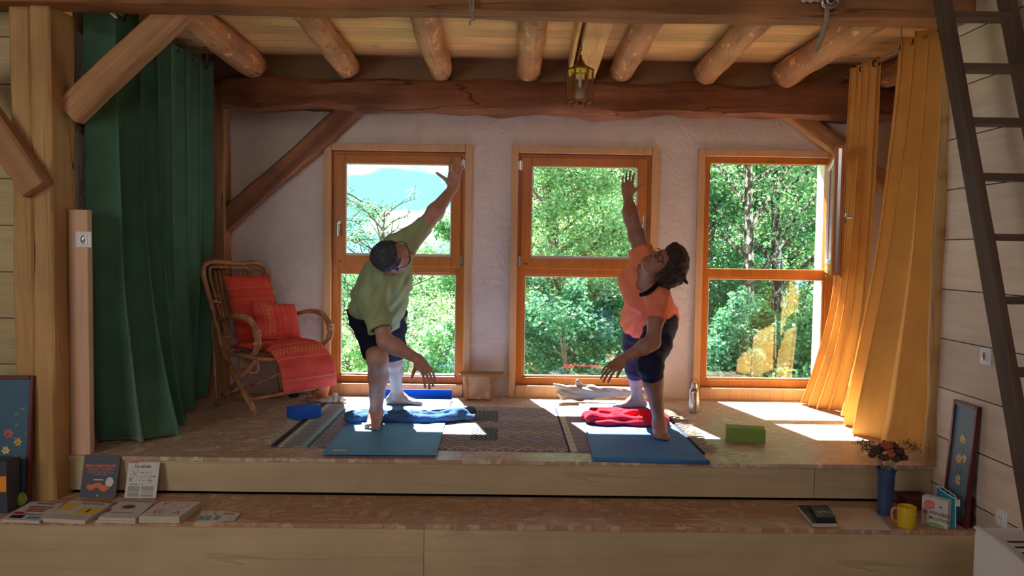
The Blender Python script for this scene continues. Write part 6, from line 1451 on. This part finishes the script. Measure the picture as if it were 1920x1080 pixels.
def woman():
    fa, fk, fh = P(1236,798,4.43), P(1219,684,4.28), P(1240,606,4.66); fa.z = 0.086
    ra_, rk, rh = P(1194,750,5.18), P(1191,686,4.98), P(1196,604,4.76); ra_.z = 0.084
    pel = P(1219,598,4.74); wai = P(1217,572,4.62); che = P(1208,540,4.50); upc = P(1209,517,4.43); nek = P(1216,508,4.40)
    sR, eR, wR = P(1204,474,4.46), P(1184,411,4.50), P(1177,369,4.66)      # raised
    sL, eL, wL = P(1234,556,4.34), P(1224,642,4.22), P(1168,673,4.16)      # lowered
    side = (sL-sR).normalized(); ps = Vector((0.98,-0.10,0)).normalized(); ms = (side+ps).normalized()
    root = thing('person', 'person in an orange t-shirt and navy leggings twisting and looking up, over the right mat', 'person', (pel.x, 4.8, SOLE))
    allp = [fa, ra_, wR+Vector((0.08,0.1,0.17)), wL+Vector((-0.13,-0.12,-0.13)), sL, P(1140,768,5.2), P(1242,838,4.22), pel, P(1295,500,4.3)]
    F = fieldbox(allp, 0.12, H_)
    limb(F, *bulged(fk, fa, 0.053, 0.032, 0.055, 0.30, (0.004,0.02,0)), k=0.03); limb(F, [fh, lerp(fh,fk,0.5), fk], [0.096,0.080,0.058], k=0.03)
    limb(F, *bulged(rk, ra_, 0.050, 0.031, 0.050, 0.30, (0,0.02,0)), k=0.03); limb(F, [rh, lerp(rh,rk,0.5), rk], [0.092,0.076,0.056], k=0.03)
    foot(F, fa, (-0.10,-1.0,0), SOLE, 0.93, 1); foot(F, ra_, (-1.0,-0.05,0), SOLE, 0.90, 1)
    F.ecap(pel, wai, 0.150, 0.118, 0.110, 0.095, ps, k=0.06); F.ecap(wai, che, 0.114, 0.120, 0.090, 0.096, ms, k=0.06); F.ecap(che, upc, 0.120, 0.112, 0.094, 0.078, side, k=0.06)
    cn = side.cross((upc-che).normalized()); cn = cn if cn.y < 0 else -cn
    F.cap(sR, sL, 0.050, 0.050, k=0.06); F.ell(lerp(che,upc,0.15)+cn*0.075+side*-0.052, (0.058,)*3, k=0.04); F.ell(lerp(che,upc,0.15)+cn*0.075+side*0.060, (0.055,)*3, k=0.04)
    hc = P(1243,497,4.28); hf = (-0.46,-0.60,0.66); hu = (0.88,-0.18,0.34)
    l, f, u = frame(hf, hu)
    base = hc-u*0.075-f*0.02; F.cap(lerp(upc,nek,0.3), base, 0.052, 0.048, k=0.035); W, ax = head(F, hc, hf, hu, 0.95)
    limb(F, [sR, lerp(sR,eR,0.5), eR], [0.050,0.045,0.040], k=0.03); limb(F, *bulged(eR, wR, 0.039, 0.026, 0.043, 0.30), k=0.03)
    limb(F, [sL, lerp(sL,eL,0.5), eL], [0.052,0.044,0.038], k=0.03); limb(F, *bulged(eL, wL, 0.037, 0.025, 0.040, 0.28), k=0.03)
    hand(F, wR, (-0.02,0.10,1.0), (0.05,-1.0,0.12), -1, (0.46,0.42,0.42,0.46), 0.05, 0.95, 0.98, -0.05, fl=0.85)
    hand(F, wL, (-0.78,-0.40,-0.50), (0.30,0.55,-0.78), -1, (0.22,0.26,0.28,0.30), 0.13, 0.93, 0.45, 0.1)
    F.plane_cut((0,0,SOLE+0.0003), (0,0,-1))
    field_obj('body', F, m_skin2, root, smooth_iter=1)
    box = lambda c, r: (np.array(c)-r, np.array(c)+r)
    # t-shirt
    S = fieldbox([pel, che, sL, sR, eR, eL, upc], 0.16, 0.0055); q = 0.011; dS = (pel-wai).normalized()
    S.ecap(pel+dS*0.10, pel, 0.158, 0.158, 0.120, 0.116, ps, k=0.05, infl=q+0.006); S.ecap(pel, wai, 0.158, 0.124, 0.116, 0.098, ps, k=0.05, infl=q+0.004); S.ecap(wai, che, 0.120, 0.122, 0.094, 0.098, ms, k=0.06, infl=q+0.003); S.ecap(che, upc, 0.122, 0.112, 0.094, 0.078, side, k=0.06, infl=q)
    S.cap(sR, sL, 0.050, 0.050, k=0.06, infl=q); S.ell(lerp(che,upc,0.15)+cn*0.075+side*-0.052, (0.058+q,)*3, k=0.05); S.ell(lerp(che,upc,0.15)+cn*0.075+side*0.060, (0.055+q,)*3, k=0.05)
    cL = P(1229,600,4.27); dL = (cL-sL).normalized(); S.cap(sL, cL+dL*0.02, 0.062, 0.056, k=0.04); cR = P(1200,464,4.465); dR = (eR-sR).normalized(); S.cap(lerp(sR,upc,0.3), cR+dR*0.02, 0.066, 0.056, k=0.04)
    S.warp(lambda X,Y,Z: 0.0045*np.sin(75*Z-35*X+25*Y+2*np.sin(20*X))*np.clip((0.86-Z)*5, 0.1, 1) + 0.002*np.sin(80*X+50*Z))
    lo, hi = box(cL+dL*0.05, 0.11); S.plane_cut(cL, dL, lo, hi); S.cap(cL-dL*0.018, cL+dL*0.05, 0.043, 0.043, k=0.003, op='sub')
    lo, hi = box(cR+dR*0.07, 0.12); S.plane_cut(cR, dR, lo, hi); S.cap(cR-dR*0.012, cR+dR*0.05, 0.045, 0.045, k=0.003, op='sub')
    lo, hi = box(pel, 0.27); S.plane_cut(pel+dS*0.045, dS+Vector((0.0,0,-0.35)), lo, hi)
    # scooped neckline
    nv = [P(1207,511,4.36), P(1197,532,4.34), P(1202,546,4.34)]
    S.cap(nek, base, 0.070, 0.065, k=0.01, op='sub')
    d = Vector((0,-1,0.25)).normalized()
    S.ecap(P(1220,514,4.34)+d*0.02, P(1203,539,4.34)+d*0.02, 0.064, 0.036, 0.075, 0.07, Vector((0.8,0,0.6)), k=0.008, op='sub')
    field_obj('t_shirt', S, m_shirto, root, smooth_iter=2)
    MB().tube(spline([P(1240,524,4.27), P(1228,537,4.265), P(1213,549,4.275), P(1201,553,4.31)], 6), 0.013, 8, sq=(1.0,0.8)).build('bra_strap', m_bra, root, smooth=True)
    # leggings
    S = fieldbox([fh, fk, rh, rk, pel], 0.17, 0.0055); q = 0.006
    S.ecap(pel+(wai-pel)*0.3, pel, 0.140, 0.152, 0.105, 0.112, ps, k=0.05, infl=q)
    fe = lerp(fk, fa, 0.21); re = lerp(rk, ra_, 0.26)
    limb(S, [fh, lerp(fh,fk,0.5), fk, fe], [0.098,0.084,0.064,0.060], k=0.035, infl=q-0.002); limb(S, [rh, lerp(rh,rk,0.5), rk, re], [0.094,0.080,0.062,0.057], k=0.035, infl=q-0.002)
    S.warp(lambda X,Y,Z: 0.0018*np.sin(110*Z+30*X)+0.001*np.sin(90*X))
    for (a0, b0, e0) in ((fk, fa, fe), (rk, ra_, re)):
        d = (b0-a0).normalized(); lo, hi = box(e0+d*0.05, 0.10); S.plane_cut(e0, d, lo, hi); 
    field_obj('leggings', S, m_legg, root, smooth_iter=2)
    # hair: chin-length bob falling away from the face
    Hh = Field(np.array(hc)-0.19, np.array(hc)+0.21, 0.005); l, f, u = ax; A = (tuple(l), tuple(f), tuple(u))
    Hh.ell(W(0,-0.030,0.045), (0.094,0.098,0.092), A, k=0.02); Hh.ell(W(0.0,-0.085,-0.015), (0.078,0.055,0.070), A, k=0.04); Hh.ell(W(0.066,-0.030,-0.005), (0.030,0.052,0.062), A, k=0.03); Hh.ell(W(-0.066,-0.030,-0.005), (0.030,0.052,0.062), A, k=0.03)
    Hh.ell(W(0.0,0.040,0.090), (0.072,0.050,0.040), A, k=0.03); Hh.ell(W(-0.02,0.000,0.10), (0.080,0.075,0.050), A, k=0.03)
    rn = random.Random(3)
    for k in range(46):   # hanging lock tips
        a = rn.uniform(-2.4, 2.4); x = 0.085*math.sin(a); y = -0.045-0.075*math.cos(a)*rn.uniform(0.6,1.1); z = rn.uniform(-0.03, 0.10)
        p = W(x, y, z); tip = p+Vector((rn.uniform(0.0,0.020), rn.uniform(-0.008,0.008), -rn.uniform(0.018,0.036)))-f*0.01
        Hh.cap(lerp(p, hc, 0.22), tip, 0.017, 0.003, k=0.022)
    Hh.warp(lambda X,Y,Z: 0.0022*np.sin(X*120+Z*90+3*np.sin(Z*20))+0.001*np.sin(Z*190-X*110+Y*120))
    Hh.ell(W(0,0.094,-0.045), (0.066,0.050,0.085), A, k=0.012, op='sub'); Hh.ell(W(0.0,0.110,0.015), (0.052,0.034,0.030), A, k=0.01, op='sub')
    field_obj('hair', Hh, m_hairw, root, smooth_iter=1)
    glasses(root, W, ax, 0.95)
man(); woman()
# ------------------------------------------------------------------ outdoors
def mk_leaf(name, c1, c2, tl):
    n = NT(name); g = n.n('ShaderNodeNewGeometry'); r = g.outputs['Random Per Island']
    c = n.ramp(r, [(0.0, c1), (1.0, c2)]); t = n.mix(0.5, c, tl)
    pr = n.bsdf(c, 0.32, spec=0.8); tr = n.n('ShaderNodeBsdfTranslucent'); n.l(t, tr.inputs[0])
    mx = n.n('ShaderNodeMixShader'); mx.inputs[0].default_value = 0.42; n.l(pr, mx.inputs[1]); n.l(tr.outputs[0], mx.inputs[2]); return n.done(mx.outputs[0])
m_lf1 = mk_leaf('leaves_light', srgb(84,150,112), srgb(190,216,150), srgb(180,222,120)); m_lf2 = mk_leaf('leaves_mid', srgb(58,124,96), srgb(150,192,130), srgb(150,206,120)); m_lf3 = mk_leaf('leaves_dark', srgb(40,96,84), srgb(110,160,120), srgb(100,176,100))
m_bark = wood('tree_bark', srgb(150,142,130), srgb(62,54,50), 2, knots=0.9, cracks=1.0, blotch=0.6, grain=0.7, rough=0.95, knot_sc=3.0)
m_bark2 = wood('brown_bark', srgb(156,128,112), srgb(96,76,66), 2, knots=0.3, blotch=0.4, grain=0.7, rough=0.95)
def mk_birch():
    n = NT('speckled_bark'); v = n.coord(); f = n.noise(n.map(v, (9,9,4.5)), 2.2, 4, 0.6, 0.6); g = n.noise(v, 30, 3)
    c = n.ramp(f, [(0.42, srgb(62,54,48)), (0.52, srgb(112,104,94)), (0.60, srgb(214,212,200))])
    return n.done(n.bsdf(c, 0.95, n.bump(n.math('ADD', f, g), 0.6, 0.02), spec=0.1))
m_birch = mk_birch()
def mk_ground():
    n = NT('meadow'); v = n.coord(); f = n.noise(v, 3, 5, 0.65); return n.done(n.bsdf(n.ramp(f, [(0.3, srgb(62,104,60)), (0.7, srgb(132,166,88))]), 1.0, n.bump(n.noise(v, 30, 4), 0.8, 0.05)))
m_ground = mk_ground()
def gz(x, y):        # slope falling away from the house
    return -1.6 - 0.10*(y-6) + 0.3*math.sin(x*0.4+y*0.2)
vv = []; ff = []; nx, ny = 60, 50
for j in range(ny+1):
    for i in range(nx+1):
        x = -40+80*i/nx; y = 5.95+60*(j/ny)**1.6; vv.append((x, y, gz(x, y) if y > 6.5 else -1.6))
for j in range(ny):
    for i in range(nx): k = j*(nx+1)+i; ff.append((k, k+1, k+nx+2, k+nx+1))
struct(link('ground_meadow', vv, ff, m_ground, smooth=True))
# distant blue ridge (kilometres away, seen through the left window)
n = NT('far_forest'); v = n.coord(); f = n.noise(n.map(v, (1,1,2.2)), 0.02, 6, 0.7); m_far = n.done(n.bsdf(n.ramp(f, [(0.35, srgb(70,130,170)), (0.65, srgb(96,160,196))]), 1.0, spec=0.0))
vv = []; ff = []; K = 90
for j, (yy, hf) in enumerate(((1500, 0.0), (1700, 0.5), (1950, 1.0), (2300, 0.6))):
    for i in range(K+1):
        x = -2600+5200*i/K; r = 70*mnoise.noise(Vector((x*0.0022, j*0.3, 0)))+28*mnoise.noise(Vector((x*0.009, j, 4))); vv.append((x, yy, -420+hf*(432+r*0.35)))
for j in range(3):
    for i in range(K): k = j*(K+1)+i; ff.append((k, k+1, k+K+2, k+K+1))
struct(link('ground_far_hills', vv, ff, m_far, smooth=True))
def leaf_cloud(rn, centers, per, size, flat=0.5):
    """many small bent leaves round the given twig ends"""
    size *= 0.60; per = int(per*2.0); n = len(centers)*per; c = np.repeat(np.array(centers)[:, :3], per, axis=0); rad = np.repeat(np.array(centers)[:, 3], per)
    R_ = np.random.RandomState(rn.randint(0, 10**6)); d = R_.normal(size=(n, 3)); d /= np.linalg.norm(d, axis=1)[:, None]; r = rad*R_.rand(n)**0.45
    p = c + d*r[:, None]*np.array([1,1,0.75]); a = R_.normal(size=(n,3)); a[:,2] = a[:,2]*0.5-0.3; a /= np.linalg.norm(a, axis=1)[:, None]
    b = R_.normal(size=(n,3)); b[:,2] *= flat; b -= a*(a*b).sum(1)[:,None]; b /= np.linalg.norm(b, axis=1)[:,None]; up = np.cross(a, b)
    L = size*(0.6+0.8*R_.rand(n))[:, None]; w = L*0.30
    V = np.stack([p, p+a*L*0.5+b*w+up*w*0.3, p+a*L, p+a*L*0.5-b*w+up*w*0.3], 1).reshape(-1, 3)
    return V, np.arange(n*4).reshape(-1, 4)
def mesh_np(name, V, Fc, mat, parent):
    V = V-np.array(ORG[parent.name]); me = bpy.data.meshes.new(name); me.vertices.add(len(V)); me.vertices.foreach_set('co', V.astype(np.float32).ravel())
    me.loops.add(Fc.size); me.loops.foreach_set('vertex_index', Fc.astype(np.int32).ravel()); me.polygons.add(len(Fc)); me.polygons.foreach_set('loop_start', np.arange(0, Fc.size, 4, dtype=np.int32)); me.update(calc_edges=True)
    me.materials.append(mat); o = bpy.data.objects.new(name, me); COL.objects.link(o); o.parent = parent; return o
def tree(name, label, x, y, H, lean, crown0, spread, leaf, mleaf, bark, per=26, seed=1, r0=0.10, branches=16, bare=0.0, kids=3, group=None, droop=0.0, clr=0.45):
    rn = random.Random(seed); z = gz(x, y)-0.1; r = thing(name, label, 'tree', (x, y, z), group); base = Vector((x, y, z)); m = MB(); tips = []
    trunk = spline([base, base+Vector((lean[0]*0.35+rn.uniform(-.1,.1), lean[1]*0.35, H*0.35)), base+Vector((lean[0]*0.7+rn.uniform(-.15,.15), lean[1]*0.7, H*0.7)), base+Vector((lean[0], lean[1], H))], 8)
    nT = len(trunk); m.tube(trunk, [r0*(1-0.85*i/(nT-1)) for i in range(nT)], 9)
    for k in range(branches):
        t = crown0+(0.98-crown0)*(k+rn.random())/branches; p = trunk[min(nT-1, int(t*(nT-1)))]; a = k*2.4+rn.uniform(-.4,.4); ln = spread*(1.15-0.75*(t-crown0)/(1-crown0+1e-6))*rn.uniform(0.7,1.2)
        d = Vector((math.cos(a), math.sin(a), rn.uniform(0.25,0.8)-droop)); e = p+d*ln; mid = p+d*ln*0.5+Vector((0,0,0.12*ln))
        br = spline([p, mid, e], 4); rr = r0*(1-0.8*t)*0.42+0.006; m.tube(br, [rr*(1-0.8*i/(len(br)-1)) for i in range(len(br))], 6)
        for j in range(kids):
            q = br[min(len(br)-1, int((0.35+0.6*j/max(1, kids-1))*(len(br)-1)))]; d2 = (d+Vector((rn.uniform(-.9,.9), rn.uniform(-.9,.9), rn.uniform(-.3,.9)))).normalized()*ln*rn.uniform(.25,.5)
            m.tube([q, q+d2*0.5+Vector((0,0,.03)), q+d2], [rr*0.45, rr*0.3, 0.003], 5)
            if rn.random() > bare: tips.append((*(q+d2), ln*clr*0.62)); tips.append((*(q+d2*0.5), ln*clr*0.5))
        if rn.random() > bare: tips.append((*e, ln*clr*0.6))
    m.build('trunk', bark, r, smooth=True); V, Fc = leaf_cloud(rn, tips, per, leaf); mesh_np('foliage', V, Fc, mleaf, r); return r
def XY(px, Y): return P(px, 480, Y).x
G = 'trees on the slope outside the windows'
# left window: open view with loose small trees, low
tree('fruit_tree', 'thin bare-twigged young tree against the sky in the left window', XY(672,15), 15, 4.1, (0.5,0.0), 0.45, 1.4, 0.07, m_lf1, m_bark, 8, 21, 0.10, 22, 0.6, 4, G, clr=0.42)
tree('fruit_tree', 'leafy small tree at the centre of the left window, behind the man', XY(760,14), 14, 2.2, (-0.2,0.2), 0.25, 1.3, 0.075, m_lf1, m_bark, 12, 22, 0.09, 26, 0.3, 4, G, clr=0.4)
tree('fruit_tree', 'leafy tree at the right side of the left window, behind the raised arm', XY(856,13), 13, 2.1, (0.1,0.1), 0.2, 1.2, 0.075, m_lf1, m_bark, 20, 23, 0.08, 24, 0.1, 4, G)
tree('conifer', 'dark conifer with drooping branches at the left edge of the left window', XY(612,16), 16, 6.3, (0.0,0.0), 0.12, 1.5, 0.09, m_lf3, m_bark2, 30, 24, 0.12, 34, 0.0, 3, G, droop=0.7, clr=0.35)
tree('leafy_bush', 'bushy leafy shrub filling the lower pane of the left window', XY(800,9.5), 9.5, 1.45, (0,0), 0.05, 0.95, 0.075, m_lf2, m_bark, 60, 25, 0.05, 26, 0.0, 4, G)
tree('leafy_bush', 'pale shrub low at the left of the left window, behind its lower pane', XY(668,10.5), 10.5, 1.5, (0,0), 0.05, 1.0, 0.075, m_lf1, m_bark, 42, 26, 0.05, 24, 0.05, 4, G)
# middle window: dense sunlit foliage, brown limbs
tree('leafy_tree', 'dense bright leafy tree at the left half of the middle window', XY(1020,12), 12, 6.0, (0.5,0.2), 0.12, 1.5, 0.085, m_lf1, m_bark2, 60, 31, 0.11, 30, 0.0, 5, G)
tree('leafy_tree', 'leafy tree with a brown leaning trunk, behind the woman in the middle window', XY(1120,11), 11, 5.4, (-0.9,0.2), 0.15, 1.35, 0.080, m_lf1, m_bark2, 60, 32, 0.12, 28, 0.0, 5, G)
tree('leafy_tree', 'mid green tree at the right side of the middle window', XY(1215,13), 13, 6.4, (0.1,0.2), 0.12, 1.6, 0.085, m_lf2, m_bark2, 64, 33, 0.12, 30, 0.0, 5, G)
tree('leafy_bush', 'dark bushy shrub low behind the lower pane of the middle window', XY(1060,9), 9, 2.1, (0,0), 0.05, 1.2, 0.08, m_lf3, m_bark2, 70, 34, 0.05, 24, 0.0, 4, G)
tree('leafy_bush', 'bright shrub behind the woman low in the middle window', XY(1180,9.6), 9.6, 2.4, (0,0), 0.05, 1.2, 0.08, m_lf2, m_bark2, 64, 35, 0.05, 24, 0.0, 4, G)
# right window: forest edge with two pale speckled trunks
tree('birch_tree', 'tree with a pale speckled trunk, the left of the two in the right window', XY(1412,10), 10, 7.2, (0.0,0.1), 0.40, 1.5, 0.095, m_lf2, m_birch, 46, 41, 0.100, 22, 0.0, 4, G)
tree('birch_tree', 'tree with a pale speckled trunk, the right of the two in the right window', XY(1446,10.8), 10.8, 7.4, (0.25,0.1), 0.40, 1.5, 0.095, m_lf1, m_birch, 46, 42, 0.110, 22, 0.0, 4, G)
tree('leafy_tree', 'dense tree filling the left part of the right window', XY(1340,12.5), 12.5, 6.6, (-0.1,0.2), 0.10, 1.6, 0.10, m_lf3, m_bark2, 60, 43, 0.12, 30, 0.0, 5, G)
tree('leafy_tree', 'bright dense tree behind the two pale trunks of the right window', XY(1450,14), 14, 7.6, (0.1,0.2), 0.10, 1.9, 0.11, m_lf2, m_bark2, 60, 44, 0.13, 32, 0.0, 5, G)
tree('leafy_tree', 'leafy tree at the right side of the right window', XY(1535,12), 12, 6.4, (0.2,0.2), 0.10, 1.5, 0.095, m_lf1, m_bark2, 56, 45, 0.10, 30, 0.0, 5, G)
tree('leafy_bush', 'dark undergrowth shrub behind the lower pane of the right window, left side', XY(1360,8.8), 8.8, 2.0, (0,0), 0.05, 1.1, 0.085, m_lf3, m_bark2, 70, 46, 0.05, 24, 0.0, 4, G)
tree('leafy_bush', 'undergrowth shrub behind the lower pane of the right window, right side', XY(1490,9.2), 9.2, 2.2, (0,0), 0.05, 1.1, 0.085, m_lf2, m_bark2, 66, 47, 0.05, 24, 0.0, 4, G)
# wood edge farther down the slope
for k, (px, Y, H, mt) in enumerate(((905,22,4.4,m_lf2),(1015,24,8.6,m_lf3),(1080,22,9.5,m_lf2),(1190,24,10.5,m_lf3),(1290,22,10.0,m_lf2),(1390,23,11,m_lf3),(1490,22,10.5,m_lf2),(1590,23,11,m_lf3),(820,26,4.3,m_lf2),(740,30,4.0,m_lf3),(650,28,3.8,m_lf2))):
    tree('forest_tree', ['pale','broad','tall','deep green','rounded','dark tall','bright tall','dark','small','squat','low'][k]+' forest tree farther down the slope, '+['between the left and middle windows','left in the middle window','centre of the middle window','right in the middle window','behind the pier left of the right window','left in the right window','centre of the right window','right in the right window','right in the left window','centre of the left window','left in the left window'][k],
         XY(px,Y), Y, H, (0,0), 0.08, 2.6, 0.17, mt, m_bark2, 60, 60+k, 0.16, 26, 0.0, 5, 'forest edge down the slope')
